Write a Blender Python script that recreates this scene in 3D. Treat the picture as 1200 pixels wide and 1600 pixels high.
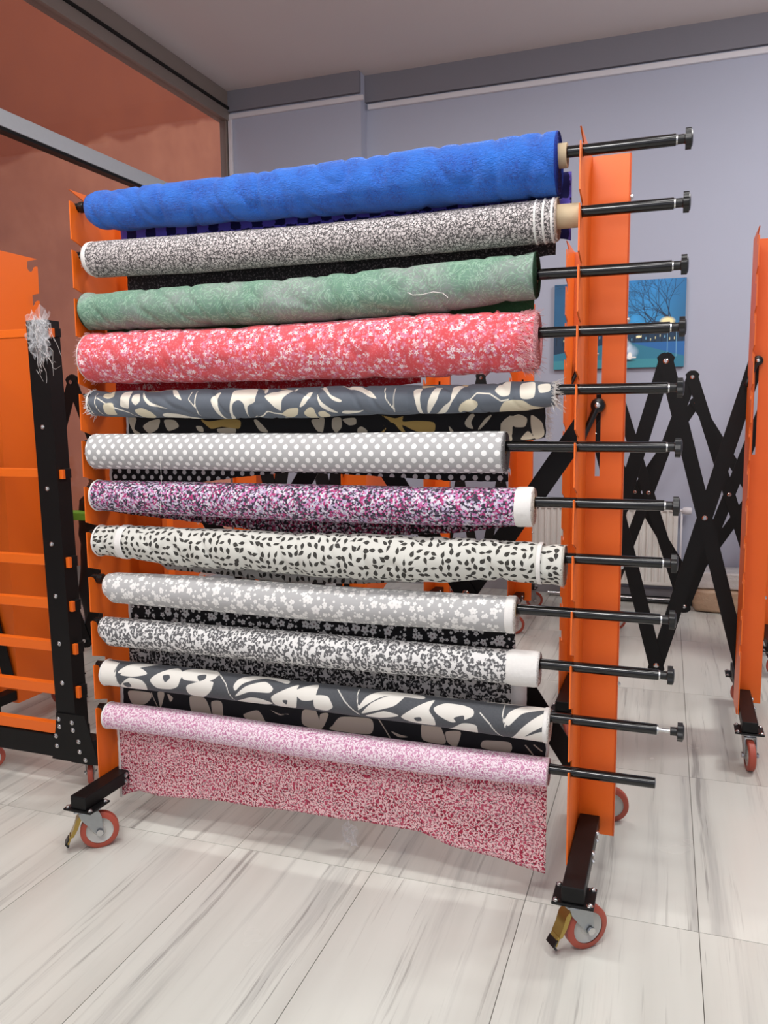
import bpy, bmesh, math, random
import numpy as np
from mathutils import Vector, Matrix, noise

for o in list(bpy.data.objects): bpy.data.objects.remove(o)
S = bpy.context.scene
COL = S.collection
rnd = random.Random(7)
PI = math.pi

# ------------------------------------------------------------------ camera
F = 1279.8155
CAM = np.array([1.8543, -2.2085, 1.4376])
YAW, PIT, ROL = 0.3472, 0.1191, -0.0084
_fw = np.array([-math.sin(YAW)*math.cos(PIT), math.cos(YAW)*math.cos(PIT), -math.sin(PIT)])
_rt = np.array([math.cos(YAW), math.sin(YAW), 0.0])
_up = np.cross(_rt, _fw)
_r = _rt*math.cos(ROL)+_up*math.sin(ROL)
_u = _up*math.cos(ROL)-_rt*math.sin(ROL)
cd = bpy.data.cameras.new('camera'); cam = bpy.data.objects.new('camera', cd); COL.objects.link(cam)
cd.sensor_fit = 'VERTICAL'; cd.sensor_height = 24.0; cd.sensor_width = 18.0
cd.lens = F/1600*24.0; cd.clip_start = .05
cam.matrix_world = Matrix(((_r[0], _u[0], -_fw[0], CAM[0]), (_r[1], _u[1], -_fw[1], CAM[1]), (_r[2], _u[2], -_fw[2], CAM[2]), (0, 0, 0, 1)))
S.camera = cam
def at(u, v, ax, val):
    """the point of the plane ax = val that the photograph shows at pixel (u, v)"""
    d = _fw+_r*(u-600)/F-_u*(v-800)/F
    k = 'XYZ'.index(ax)
    return CAM+d*(val-CAM[k])/d[k]

# ------------------------------------------------------------------ light, exposure
S.view_settings.view_transform = 'Standard'; S.view_settings.look = 'None'
S.view_settings.gamma = 1; S.view_settings.use_curve_mapping = False
S.view_settings.exposure = -0.33
wd = bpy.data.worlds.new('world'); S.world = wd; wd.use_nodes = True
wd.node_tree.nodes['Background'].inputs[0].default_value = (.92, .94, 1, 1)
wd.node_tree.nodes['Background'].inputs[1].default_value = 1.5
def area(name, loc, tgt, sx, sy, w, col=(1, .99, .975)):
    l = bpy.data.lights.new(name, 'AREA'); l.shape = 'RECTANGLE'; l.size = sx; l.size_y = sy; l.energy = w; l.color = col
    o = bpy.data.objects.new(name, l); COL.objects.link(o); o.location = loc
    o.rotation_euler = (Vector(tgt)-Vector(loc)).to_track_quat('-Z', 'Y').to_euler()
    return o
area('ceiling_lamp', (0.1, -1.0, 3.9), (0.1, -.9, 0), 1.2, .35, 58)
area('ceiling_lamp', (2.3, -1.0, 3.9), (2.3, -.9, 0), 1.2, .35, 50)
area('ceiling_lamp', (1.2, -3.0, 3.9), (1.2, -2.4, 0), 1.2, .35, 56)
area('ceiling_lamp', (3.4, 2.0, 3.9), (3.1, 2.4, 0), 1.2, .35, 60)
area('ceiling_lamp', (0.4, 2.2, 3.9), (0.4, 2.2, 0), 1.2, .35, 38)
area('front_fill_light', (1.5, -4.5, 1.9), (1.5, 0, 1.5), 4.5, 2.4, 26, (.97, .98, 1))  # added frontal fill behind the camera, brightens the hanging cloth
def fill_point(loc, w):  # added point fills out of view, to brighten ceiling and upper walls
    l = bpy.data.lights.new('upper_fill_light', 'POINT'); l.shadow_soft_size = .16; l.energy = w; l.color = (1, .985, .97)
    o = bpy.data.objects.new('upper_fill_light', l); COL.objects.link(o); o.location = loc
fill_point((1.4, -2.6, 3.2), 60); fill_point((3.5, 1.9, 3.35), 70); fill_point((-1.0, -2.0, 3.3), 55)

# ------------------------------------------------------------------ helpers
def tag(o, label=None, cat=None, group=None, kind=None):
    if label: o['label'] = label
    if cat: o['category'] = cat
    if group: o['group'] = group
    if kind: o['kind'] = kind
    return o
def empty(name, loc=(0, 0, 0), rz=0.0):
    o = bpy.data.objects.new(name, None); COL.objects.link(o); o.location = loc; o.rotation_euler = (0, 0, rz); o.empty_display_size = .1
    return o
def link(name, me, parent=None, loc=(0, 0, 0), rot=(0, 0, 0)):
    o = bpy.data.objects.new(name, me); COL.objects.link(o); o.location = loc; o.rotation_euler = rot
    if parent: o.parent = parent
    return o
def mesh(name, bm, mats, smooth=False):
    bmesh.ops.recalc_face_normals(bm, faces=bm.faces)
    me = bpy.data.meshes.new(name); bm.to_mesh(me); bm.free()
    if not isinstance(mats, (list, tuple)): mats = [mats]
    for m in mats: me.materials.append(m)
    if smooth:
        for p in me.polygons: p.use_smooth = True
        if smooth is not True: me.set_sharp_from_angle(angle=math.radians(smooth))
    return me
def obj(name, bm, mats, parent=None, loc=(0, 0, 0), rot=(0, 0, 0), smooth=False):
    return link(name, mesh(name, bm, mats, smooth), parent, loc, rot)
def dup(o, parent=None):
    c = o.copy(); COL.objects.link(c)
    if parent: c.parent = parent
    for ch in o.children: dup(ch, c)
    return c
def box(bm, a, b, mi=0, bev=0.0):
    x0, y0, z0 = a; x1, y1, z1 = b
    vs = [bm.verts.new(p) for p in ((x0, y0, z0), (x1, y0, z0), (x1, y1, z0), (x0, y1, z0), (x0, y0, z1), (x1, y0, z1), (x1, y1, z1), (x0, y1, z1))]
    fs = [bm.faces.new([vs[i] for i in q]) for q in ((0, 3, 2, 1), (4, 5, 6, 7), (0, 1, 5, 4), (1, 2, 6, 5), (2, 3, 7, 6), (3, 0, 4, 7))]
    for f in fs: f.material_index = mi
    if bev:
        es = list({e for f in fs for e in f.edges})
        r = bmesh.ops.bevel(bm, geom=es, offset=bev, segments=2, affect='EDGES', profile=.5)
        for f in r['faces']: f.material_index = mi
def prism(bm, poly, axis, d0, d1, mi=0):
    """extrude a 2D polygon along axis; poly is in the two other axes, in order"""
    def P(p, d):
        return {'X': (d, p[0], p[1]), 'Y': (p[0], d, p[1]), 'Z': (p[0], p[1], d)}[axis]
    A = [bm.verts.new(P(p, d0)) for p in poly]; B = [bm.verts.new(P(p, d1)) for p in poly]
    n = len(poly); fs = [bm.faces.new(A), bm.faces.new(B)]
    for i in range(n): fs.append(bm.faces.new((A[i], A[(i+1) % n], B[(i+1) % n], B[i])))
    for f in fs: f.material_index = mi
    return fs
def lathe(bm, prof, p0, p1, n=20, mi=0, caps=True):
    """revolve (t, r) pairs round the line p0-p1, t in metres from p0"""
    p0 = Vector(p0); d = (Vector(p1)-p0).normalized()
    a = d.orthogonal().normalized(); b = d.cross(a)
    rings = []
    for t, r in prof:
        c = p0+d*t
        rings.append([bm.verts.new(c+(a*math.cos(2*PI*k/n)+b*math.sin(2*PI*k/n))*max(r, 1e-4)) for k in range(n)])
    fs = []
    for R0, R1 in zip(rings, rings[1:]):
        for k in range(n): fs.append(bm.faces.new((R0[k], R0[(k+1) % n], R1[(k+1) % n], R1[k])))
    if caps: fs += [bm.faces.new(rings[0][::-1]), bm.faces.new(rings[-1])]
    for f in fs: f.material_index = mi
def cyl(bm, p0, p1, r, n=16, mi=0):
    L = (Vector(p1)-Vector(p0)).length
    lathe(bm, [(0, r), (L, r)], p0, p1, n, mi)
def tube_path(bm, pts, r, n=6, mi=0, taper=1.0):
    pts = [Vector(p) for p in pts]; rings = []
    for i, p in enumerate(pts):
        d = (pts[min(i+1, len(pts)-1)]-pts[max(i-1, 0)]).normalized()
        a = d.cross(Vector((0.31, 0.17, 0.93))).normalized(); b = d.cross(a)
        rr = r*(1+(taper-1)*i/(len(pts)-1))
        rings.append([bm.verts.new(p+(a*math.cos(2*PI*k/n)+b*math.sin(2*PI*k/n))*rr) for k in range(n)])
    for R0, R1 in zip(rings, rings[1:]):
        for k in range(n): bm.faces.new((R0[k], R0[(k+1) % n], R1[(k+1) % n], R1[k])).material_index = mi
    bm.faces.new(rings[0][::-1]).material_index = mi; bm.faces.new(rings[-1]).material_index = mi

# ------------------------------------------------------------------ materials
def srgb(*c):
    return tuple(((x/255)/12.92 if x/255 <= .04045 else ((x/255+.055)/1.055)**2.4) for x in c[:3])+(1,)
class NB:
    """small builder for shader node trees"""
    def __init__(s, name, rough=.6, metal=0.0, spec=.5):
        s.m = bpy.data.materials.new(name); s.m.use_nodes = True
        s.t = s.m.node_tree; s.b = s.t.nodes['Principled BSDF']
        s.b.inputs['Roughness'].default_value = rough; s.b.inputs['Metallic'].default_value = metal
        s.b.inputs['Specular IOR Level'].default_value = spec
    def n(s, ty, **kw):
        nd = s.t.nodes.new(ty)
        for k, v in kw.items(): setattr(nd, k, v)
        return nd
    def put(s, sock, v):
        if v is None: return
        if isinstance(v, bpy.types.NodeSocket): s.t.links.new(v, sock)
        else: sock.default_value = v
    def ma(s, op, a, b=None, c=None, clamp=False):
        nd = s.n('ShaderNodeMath', operation=op, use_clamp=clamp)
        s.put(nd.inputs[0], a); s.put(nd.inputs[1], b)
        if c is not None: s.put(nd.inputs[2], c)
        return nd.outputs[0]
    def vm(s, op, a, b=None):
        nd = s.n('ShaderNodeVectorMath', operation=op); s.put(nd.inputs[0], a)
        if b is not None:
            if op == 'SCALE': s.put(nd.inputs['Scale'], b)
            else: s.put(nd.inputs[1], b)
        return nd.outputs['Value'] if op in ('LENGTH', 'DOT_PRODUCT') else nd.outputs[0]
    def sep(s, v):
        nd = s.n('ShaderNodeSeparateXYZ'); s.put(nd.inputs[0], v); return nd.outputs
    def comb(s, x, y, z=0.0):
        nd = s.n('ShaderNodeCombineXYZ'); s.put(nd.inputs[0], x); s.put(nd.inputs[1], y); s.put(nd.inputs[2], z); return nd.outputs[0]
    def uv(s): return s.n('ShaderNodeUVMap').outputs[0]
    def co(s, k='Object'): return s.n('ShaderNodeTexCoord').outputs[k]
    def noise(s, v, sc, det=2, rough=.5, dist=0.0, dim='3D', out=0):
        nd = s.n('ShaderNodeTexNoise', noise_dimensions=dim); s.put(nd.inputs['Vector'], v); nd.inputs['Scale'].default_value = sc
        nd.inputs['Detail'].default_value = det; nd.inputs['Roughness'].default_value = rough; nd.inputs['Distortion'].default_value = dist
        return nd.outputs[out]
    def vor(s, v, sc, rand=1.0, feat='F1', dim='2D'):
        nd = s.n('ShaderNodeTexVoronoi', voronoi_dimensions=dim, feature=feat); s.put(nd.inputs['Vector'], v); nd.inputs['Scale'].default_value = sc
        nd.inputs['Randomness'].default_value = rand
        return nd.outputs
    def step(s, x, e, w):
        """0 below e-w, 1 above e+w"""
        nd = s.n('ShaderNodeMapRange', interpolation_type='SMOOTHSTEP'); s.put(nd.inputs[0], x)
        if isinstance(e, bpy.types.NodeSocket):
            s.put(nd.inputs[1], s.ma('SUBTRACT', e, w)); s.put(nd.inputs[2], s.ma('ADD', e, w))
        else: nd.inputs[1].default_value = e-w; nd.inputs[2].default_value = e+w
        return nd.outputs[0]
    def mix(s, f, a, b):
        nd = s.n('ShaderNodeMix', data_type='RGBA'); s.put(nd.inputs[0], f); s.put(nd.inputs[6], a); s.put(nd.inputs[7], b); return nd.outputs[2]
    def ramp(s, f, stops, const=False):
        nd = s.n('ShaderNodeValToRGB'); r = nd.color_ramp
        if const: r.interpolation = 'CONSTANT'
        while len(r.elements) < len(stops): r.elements.new(.5)
        for e, (p, c) in zip(r.elements, stops): e.position = p; e.color = c
        s.put(nd.inputs[0], f); return nd.outputs[0]
    def attr(s, name): return s.n('ShaderNodeAttribute', attribute_name=name).outputs
    def col(s, c): s.put(s.b.inputs['Base Color'], c); return s
    def bump(s, h, st=.3, d=.002):
        nd = s.n('ShaderNodeBump'); s.put(nd.inputs['Height'], h); nd.inputs['Strength'].default_value = st; nd.inputs['Distance'].default_value = d
        s.put(s.b.inputs['Normal'], nd.outputs[0]); return s
def plain(name, c, rough=.5, metal=0.0, spec=.5, nz=0.0, nsc=30, bump=0.0):
    g = NB(name, rough, metal, spec); c = srgb(*c)
    if nz:
        f = g.noise(g.co(), nsc, 4); g.col(g.mix(g.ma('MULTIPLY', f, nz), c, tuple(x*.45 for x in c[:3])+(1,)))
        if bump: g.bump(f, bump, .002)
    else: g.col(c)
    return g.m
def orange_paint():
    g = NB('orange_powder_coat', .38)
    f = g.noise(g.co(), 3, 2); g.col(g.mix(f, srgb(236, 110, 26), srgb(230, 102, 23)))
    g.bump(g.noise(g.co(), 420, 2), .12, .001); return g.m
M_OR = orange_paint()
def black_paint():
    g = NB('black_powder_coat', .45, spec=.25); g.col(g.mix(g.noise(g.co(), 5, 3), srgb(11, 11, 12), srgb(16, 16, 16)))
    g.bump(g.noise(g.co(), 500, 2), .08, .001); return g.m
M_BK = black_paint()
M_GLOSSBK = plain('black_gloss_tube', (7, 7, 8), .13, 0, .5, nz=.2, nsc=60)
M_KNOB = plain('black_plastic', (13, 13, 14), .35, nz=.2, nsc=40)
M_ZINC = plain('zinc_plate', (168, 172, 174), .32, .85, nz=.3, nsc=60)
M_CHROME = plain('bright_steel', (205, 205, 205), .2, 1.0, nz=.15, nsc=80)
M_BRASS = plain('yellow_passivated_steel', (176, 150, 84), .26, .9, nz=.3, nsc=50)
M_TYRE = plain('red_polyurethane', (172, 76, 58), .45, nz=.2, nsc=20)
M_HUB = plain('grey_nylon_hub', (198, 196, 190), .5, nz=.1, nsc=20)
M_CARD = plain('cardboard_core', (205, 184, 150), .8, nz=.25, nsc=60)
M_WHITE = plain('white_cotton_selvage', (232, 230, 226), .9, nz=.2, nsc=120, bump=.4)

# fabric prints ------------------------------------------------------
def weave(g, st=.25, sc=900):
    u = g.uv(); g.bump(g.noise(u, sc, 3, dim='2D'), st, .0015); g.b.inputs['Sheen Weight'].default_value = .08
def cell(g, uv, sc, rand):
    """voronoi cell: local offset from its centre in metres, and random colour channels"""
    o = g.vor(uv, sc, rand)
    loc = g.vm('SUBTRACT', uv, o['Position'])
    return g.sep(loc), g.sep(o['Color']), o['Distance']
def flower_mask(g, uv, sc, rand, r0, r1, depth=.28):
    (x, y, _), (c0, c1, c2), d = cell(g, uv, sc, rand)
    an = g.ma('ADD', g.ma('ARCTAN2', y, x), g.ma('MULTIPLY', c0, 6.28))
    r = g.ma('SQRT', g.ma('ADD', g.ma('MULTIPLY', x, x), g.ma('MULTIPLY', y, y)))
    pet = g.ma('ADD', 1-depth, g.ma('MULTIPLY', g.ma('COSINE', g.ma('MULTIPLY', an, 5)), depth))
    R = g.ma('ADD', r0, g.ma('MULTIPLY', g.ma('MULTIPLY', c1, c1), r1-r0))
    q = g.ma('DIVIDE', r, g.ma('MULTIPLY', R, pet))
    m = g.ma('SUBTRACT', 1, g.step(q, 1, .12)); ctr = g.ma('SUBTRACT', 1, g.step(g.ma('DIVIDE', r, R), .2, .06))
    return m, ctr, c2
def fab_blue():
    g = NB('blue_crepe', .7); uv = g.uv()
    n = g.noise(uv, 9, 4, .6, dim='2D'); cl = g.ma('MULTIPLY', g.ma('SUBTRACT', 1, g.step(g.vor(uv, 13, .8)['Distance'], .36, .16)), g.step(g.noise(uv, 120, 3, .7, 1.0, dim='2D'), .5, .1))
    c = g.mix(n, srgb(8, 88, 192), srgb(22, 116, 220)); g.col(g.mix(g.ma('MULTIPLY', cl, .6), c, srgb(10, 60, 160)))
    h = g.ma('ADD', g.noise(g.vm('MULTIPLY', uv, (1, 2.2, 1)), 70, 4, .65, 1.0, dim='2D'), g.ma('MULTIPLY', g.noise(uv, 500, 2, dim='2D'), .3)); g.bump(h, .8, .009)
    g.b.inputs['Sheen Weight'].default_value = .13; return g.m
def fab_blue_back():
    g = NB('indigo_block_print', .8); uv = g.uv(); x, y, _ = g.sep(g.vm('ADD', uv, g.vm('SCALE', g.noise(uv, 45, 3, .6, dim='2D', out=1), .016)))
    a = g.ma('FRACT', g.ma('MULTIPLY', x, 1/.078)); row = g.ma('FLOOR', g.ma('MULTIPLY', y, 1/.075))
    a2 = g.ma('FRACT', g.ma('ADD', a, g.ma('MULTIPLY', row, .5)))
    m = g.step(a2, .46, .02)
    g.col(g.mix(m, srgb(16, 18, 96), srgb(118, 108, 236))); weave(g); return g.m
def contour(g, uv, sc, det, dist, lo, wd):
    n = g.noise(uv, sc, det, .5, dist, dim='2D')
    return g.ma('SUBTRACT', 1, g.step(g.ma('ABSOLUTE', g.ma('SUBTRACT', n, lo)), wd, wd*.35))
def fab_vine(name, light, dark, wd):
    """little curled stems: warped cell borders with broken lines inside"""
    g = NB(name, .85); uv = g.uv(); w = g.vm('ADD', uv, g.vm('SCALE', g.vm('SUBTRACT', g.noise(uv, 110, 2, .6, dim='2D', out=1), (.5, .5, .5)), .018))
    d = g.vor(w, 88, 1.0, 'DISTANCE_TO_EDGE')['Distance']; l1 = g.ma('SUBTRACT', 1, g.step(d, wd, .05))
    n = g.noise(uv, 150, 1, .5, 1.2, dim='2D'); l2 = g.ma('SUBTRACT', 1, g.step(g.ma('ABSOLUTE', g.ma('SUBTRACT', n, .5)), wd*.4, .02))
    g.col(g.mix(g.ma('MAXIMUM', g.ma('MULTIPLY', l1, .95), g.ma('MULTIPLY', l2, .8)), light, dark)); weave(g); return g.m
def fab_squiggle(name, base, base2, light, dark, dk):
    g = NB(name, .85); uv0 = g.uv(); uv = g.vm('ADD', uv0, g.vm('SCALE', g.vm('SUBTRACT', g.noise(uv0, 120, 1, dim='2D', out=1), (.5, .5, .5)), .009))
    def caps(off, sc, L, w):
        (x, y, _), (c0, c1, c2), d = cell(g, g.vm('ADD', uv, off), sc, .8)
        an = g.ma('MULTIPLY', c0, 6.283); cs = g.ma('COSINE', an); sn = g.ma('SINE', an)
        lx = g.ma('ADD', g.ma('MULTIPLY', x, cs), g.ma('MULTIPLY', y, sn)); ly = g.ma('SUBTRACT', g.ma('MULTIPLY', y, cs), g.ma('MULTIPLY', x, sn))
        ly = g.ma('ADD', ly, g.ma('MULTIPLY', g.ma('SINE', g.ma('MULTIPLY', lx, 420)), .0010))
        ex = g.ma('MAXIMUM', g.ma('SUBTRACT', g.ma('ABSOLUTE', lx), L), 0.0)
        return g.ma('SUBTRACT', 1, g.step(g.ma('SQRT', g.ma('ADD', g.ma('MULTIPLY', ex, ex), g.ma('MULTIPLY', ly, ly))), w, w*.25))
    c = g.mix(g.step(g.noise(uv0, 12, 3, dim='2D'), .5, .12), base, base2)
    m = g.ma('MAXIMUM', caps((0, 0, 0), 86, .0052, .0021), caps((3.37, 1.91, 0), 95, .0046, .0019)); c = g.mix(m, c, light)
    m3 = caps((7.13, 5.3, 0), 86, .0055, .0010); c = g.mix(g.ma('MULTIPLY', m3, dk), c, dark)
    g.col(c); weave(g); return g.m
def fab_paisley(flap=False):
    g = NB('green_paisley_weave', .75); uv = g.uv()
    n1 = g.noise(uv, 4.5, 2, dim='2D'); base = g.mix(g.step(n1, .52, .12), srgb(100, 132, 116), srgb(132, 138, 136))
    l1 = contour(g, uv, 24, 3, 2.6, .5, .035); l2 = contour(g, uv, 55, 4, 2.0, .48, .06)
    c = g.mix(g.ma('MULTIPLY', l1, .55), base, srgb(160, 192, 168)); c = g.mix(g.ma('MULTIPLY', l2, .4), c, srgb(92, 142, 108))
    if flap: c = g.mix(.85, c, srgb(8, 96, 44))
    g.col(c); weave(g, .3, 600); return g.m
def fab_ditsy_pink(name, base, base2, fl, flap=False):
    g = NB(name, .85); uv = g.uv()
    m1, ct, c2 = flower_mask(g, uv, 54, 1.0, .003, .0105)
    uv2 = g.vm('ADD', uv, (5.13, 2.77, 0)); m2, ct2, _ = flower_mask(g, uv2, 105, 1.0, .0018, .0042)
    cl = g.step(g.noise(uv, 24, 3, .55, .5, dim='2D'), .46 if not flap else .54, .08)
    c = g.mix(g.noise(uv, 7, 2, dim='2D'), base, base2)
    mot = g.step(g.noise(uv, 70, 3, .6, dim='2D'), .52, .05)
    c = g.mix(g.ma('MULTIPLY', g.ma('MULTIPLY', mot, cl), .5), c, srgb(212, 150, 184) if not flap else srgb(235, 120, 130))
    c = g.mix(g.ma('MULTIPLY', m2, g.ma('ADD', .15, g.ma('MULTIPLY', cl, .55))), c, srgb(238, 190, 205))
    c = g.mix(g.ma('MULTIPLY', m1, g.ma('ADD', g.ma('MULTIPLY', cl, .85), .05)), c, fl)
    c = g.mix(g.ma('MULTIPLY', g.ma('MULTIPLY', ct, m1), .6), c, base)
    g.col(c); weave(g); return g.m
def fab_polka(name, bg, fg):
    g = NB(name, .85); x, y, _ = g.sep(g.uv()); W_, H_ = .0365, .0385
    def dist(ox, oy):
        a = g.ma('SUBTRACT', g.ma('FRACT', g.ma('ADD', g.ma('DIVIDE', x, W_), ox)), .5); b = g.ma('SUBTRACT', g.ma('FRACT', g.ma('ADD', g.ma('DIVIDE', y, H_), oy)), .5)
        a = g.ma('MULTIPLY', a, W_); b = g.ma('MULTIPLY', b, H_)
        return g.ma('SQRT', g.ma('ADD', g.ma('MULTIPLY', a, a), g.ma('MULTIPLY', b, b)))
    d = g.ma('MINIMUM', dist(0, 0), dist(.5, .5)); m = g.ma('SUBTRACT', 1, g.step(d, .0078, .0008))
    g.col(g.mix(m, bg, fg)); weave(g); return g.m
def fab_meadow(flap=False):
    g = NB('purple_ditsy_print', .85); uv = g.uv()
    warp = g.vm('ADD', uv, g.vm('SCALE', g.noise(uv, 160, 2, dim='2D', out=1), .004))
    o = g.vor(warp, 185, 1.0); r, gg, b = g.sep(o['Color'])
    k = g.ma('ADD', g.ma('MULTIPLY', r, .8), g.ma('MULTIPLY', g.noise(uv, 22, 2, dim='2D'), .4))
    D = (srgb(46, 42, 58), srgb(92, 72, 96), srgb(168, 50, 108), srgb(196, 112, 168), srgb(178, 166, 194), srgb(214, 208, 218))
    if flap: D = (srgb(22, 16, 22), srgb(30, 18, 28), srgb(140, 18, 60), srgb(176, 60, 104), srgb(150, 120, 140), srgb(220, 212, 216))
    c = g.ramp(k, [(0, D[0]), (.43, D[1]), (.55, D[2]), (.67, D[3]), (.76, D[4]), (.90, D[5])], True)
    m, ct, _ = flower_mask(g, uv, 75, 1.0, .001, .006); c = g.mix(g.ma('MULTIPLY', m, .8), c, D[5]); g.col(c); weave(g); return g.m
def fab_leaf():
    g = NB('leaf_print_cotton', .85); uv = g.uv()
    (x, y, _), (c0, c1, c2), d = cell(g, uv, 44, .55)
    an = g.ma('MULTIPLY', c0, 6.283); cs = g.ma('COSINE', an); sn = g.ma('SINE', an)
    lx = g.ma('ADD', g.ma('MULTIPLY', x, cs), g.ma('MULTIPLY', y, sn)); ly = g.ma('SUBTRACT', g.ma('MULTIPLY', y, cs), g.ma('MULTIPLY', x, sn))
    L = g.ma('ADD', .0098, g.ma('MULTIPLY', c1, .0018)); t = g.ma('DIVIDE', lx, L)
    prof = g.ma('MULTIPLY', g.ma('MAXIMUM', g.ma('SUBTRACT', 1, g.ma('MULTIPLY', t, t)), 0), g.ma('ADD', .0058, g.ma('MULTIPLY', t, .0036)))
    prof = g.ma('MULTIPLY', prof, g.ma('ADD', .62, g.ma('MULTIPLY', c2, .5)))
    m = g.step(g.ma('SUBTRACT', prof, g.ma('ABSOLUTE', ly)), 0.0, .0004)
    vein = g.ma('SUBTRACT', 1, g.step(g.ma('ABSOLUTE', ly), .0003, .0002))
    leafc = g.mix(g.ma('MULTIPLY', vein, .45), srgb(46, 44, 40), srgb(120, 118, 108))
    g.col(g.mix(m, srgb(208, 208, 200), leafc)); weave(g, .35); return g.m
def fab_blossom(name, bg, fg, ctr):
    g = NB(name, .85); uv = g.uv()
    m1, c1, _ = flower_mask(g, uv, 32, .8, .0075, .0170, .16); m2, c2, _ = flower_mask(g, g.vm('ADD', uv, (2.313, 4.71, 0)), 46, .9, .003, .0068, .14)
    m = g.ma('MAXIMUM', m1, m2); c = g.mix(m, bg, fg); c = g.mix(g.ma('MULTIPLY', g.ma('MULTIPLY', c1, m1), .8), c, ctr); g.col(c); weave(g); return g.m
def fab_leopard(name, bg, mid, dark):
    g = NB(name, .85); uv = g.uv(); w = g.vm('ADD', uv, g.vm('SCALE', g.noise(uv, 75, 2, dim='2D', out=1), .011))
    o = g.vor(g.vm('MULTIPLY', w, (1.15, .9, 1)), 52, .9); d = o['Distance']; r, _, _2 = g.sep(o['Color'])
    R = g.ma('ADD', .27, g.ma('MULTIPLY', r, .17)); n = g.noise(uv, 105, 2, dim='2D')
    ring = g.ma('SUBTRACT', 1, g.step(g.ma('ABSOLUTE', g.ma('SUBTRACT', d, R)), g.ma('MULTIPLY', g.ma('SUBTRACT', n, .33, clamp=True), .85), .035))
    ins = g.ma('SUBTRACT', 1, g.step(d, R, .03))
    c = g.mix(g.ma('MULTIPLY', ins, g.step(n, .42, .1)), bg, mid); g.col(g.mix(ring, c, dark)); weave(g); return g.m
def fab_motif(name, bg, fg, fg2=None, bg2=None):
    g = NB(name, .8); uv = g.uv(); a = g.attr('print_a')[2]; thr = g.noise(g.vm('MULTIPLY', uv, (1, .25, 1)), 420, 3, .7, dim='2D')
    thr2 = g.noise(g.vm('MULTIPLY', uv, (.25, 1, 1)), 420, 3, .7, dim='2D')
    b = g.mix(g.ma('MULTIPLY', g.ma('ADD', thr, thr2), .5), bg, bg2 or bg)
    c = g.mix(g.ma('SUBTRACT', 1, g.step(a, 0, .0007)), b, fg)
    if fg2: c = g.mix(g.ma('SUBTRACT', 1, g.step(g.attr('print_b')[2], 0, .0007)), c, fg2)
    g.col(c); weave(g); return g.m
K = srgb(16, 15, 17)
FAB = {
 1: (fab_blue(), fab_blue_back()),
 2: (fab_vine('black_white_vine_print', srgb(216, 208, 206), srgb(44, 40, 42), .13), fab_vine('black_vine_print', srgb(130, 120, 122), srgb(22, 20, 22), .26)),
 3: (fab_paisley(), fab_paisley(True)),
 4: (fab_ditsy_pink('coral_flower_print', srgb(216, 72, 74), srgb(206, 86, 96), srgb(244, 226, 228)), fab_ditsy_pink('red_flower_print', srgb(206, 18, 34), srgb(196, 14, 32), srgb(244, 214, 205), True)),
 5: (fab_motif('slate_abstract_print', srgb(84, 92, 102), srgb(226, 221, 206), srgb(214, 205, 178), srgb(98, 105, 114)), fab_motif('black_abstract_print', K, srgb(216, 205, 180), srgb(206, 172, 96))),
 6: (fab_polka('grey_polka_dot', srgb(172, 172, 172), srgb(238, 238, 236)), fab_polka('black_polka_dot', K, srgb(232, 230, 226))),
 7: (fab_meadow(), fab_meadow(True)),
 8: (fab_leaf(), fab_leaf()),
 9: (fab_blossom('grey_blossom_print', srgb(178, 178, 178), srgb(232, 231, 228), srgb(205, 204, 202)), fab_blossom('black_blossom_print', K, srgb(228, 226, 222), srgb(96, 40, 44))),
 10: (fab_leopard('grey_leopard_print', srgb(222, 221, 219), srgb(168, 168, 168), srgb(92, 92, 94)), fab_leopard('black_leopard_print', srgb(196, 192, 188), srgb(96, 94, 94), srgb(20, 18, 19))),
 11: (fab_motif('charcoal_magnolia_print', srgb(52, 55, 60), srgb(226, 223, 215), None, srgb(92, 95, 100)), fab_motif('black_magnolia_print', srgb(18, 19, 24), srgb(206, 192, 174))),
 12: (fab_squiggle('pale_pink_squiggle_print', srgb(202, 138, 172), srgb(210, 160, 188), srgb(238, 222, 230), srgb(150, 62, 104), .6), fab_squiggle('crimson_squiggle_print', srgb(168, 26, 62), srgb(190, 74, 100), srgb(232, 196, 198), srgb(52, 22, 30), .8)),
}

# ------------------------------------------------------------------ room shell
XL, XR, YF, YB, ZC = -1.867, 5.2, -4.6, 4.35, 4.15
def wall_mat(name, c1, c2, rough=.75):
    g = NB(name, rough); f = g.noise(g.co(), 1.2, 3); g.col(g.mix(f, srgb(*c1), srgb(*c2))); g.bump(g.noise(g.co(), 120, 3), .08, .002); return g.m
M_WALL = wall_mat('grey_lilac_wall_paint', (178, 182, 198), (172, 176, 192))
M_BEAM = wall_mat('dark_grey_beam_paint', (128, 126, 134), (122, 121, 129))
M_CEIL = wall_mat('ceiling_paint', (214, 204, 200), (206, 198, 196))
M_ALU = plain('brushed_aluminium', (186, 190, 194), .38, .15, nz=.15, nsc=40)
M_TAUPE = plain('taupe_frame_paint', (132, 120, 112), .5, nz=.2, nsc=6)
M_DUCT = plain('white_cable_duct', (222, 220, 224), .45, nz=.08, nsc=10)
def structure(name, a, b, m, parent=None, bev=0.0):
    bm = bmesh.new(); box(bm, a, b, 0, bev); o = obj(name, bm, m, parent)
    if not parent: o['kind'] = 'structure'
    return o
structure('wall_back', (XL-.12, YB, 0), (XR, YB+.15, ZC), M_WALL)
structure('wall_right', (XR, YF, 0), (XR+.15, YB+.15, ZC), M_WALL)
structure('wall_front', (XL-.15, YF-.15, 0), (XR+.15, YF, ZC), M_WALL)
structure('ceiling', (XL-.05, YF-.15, ZC), (XR+.15, YB+.15, ZC+.12), M_CEIL)
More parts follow.
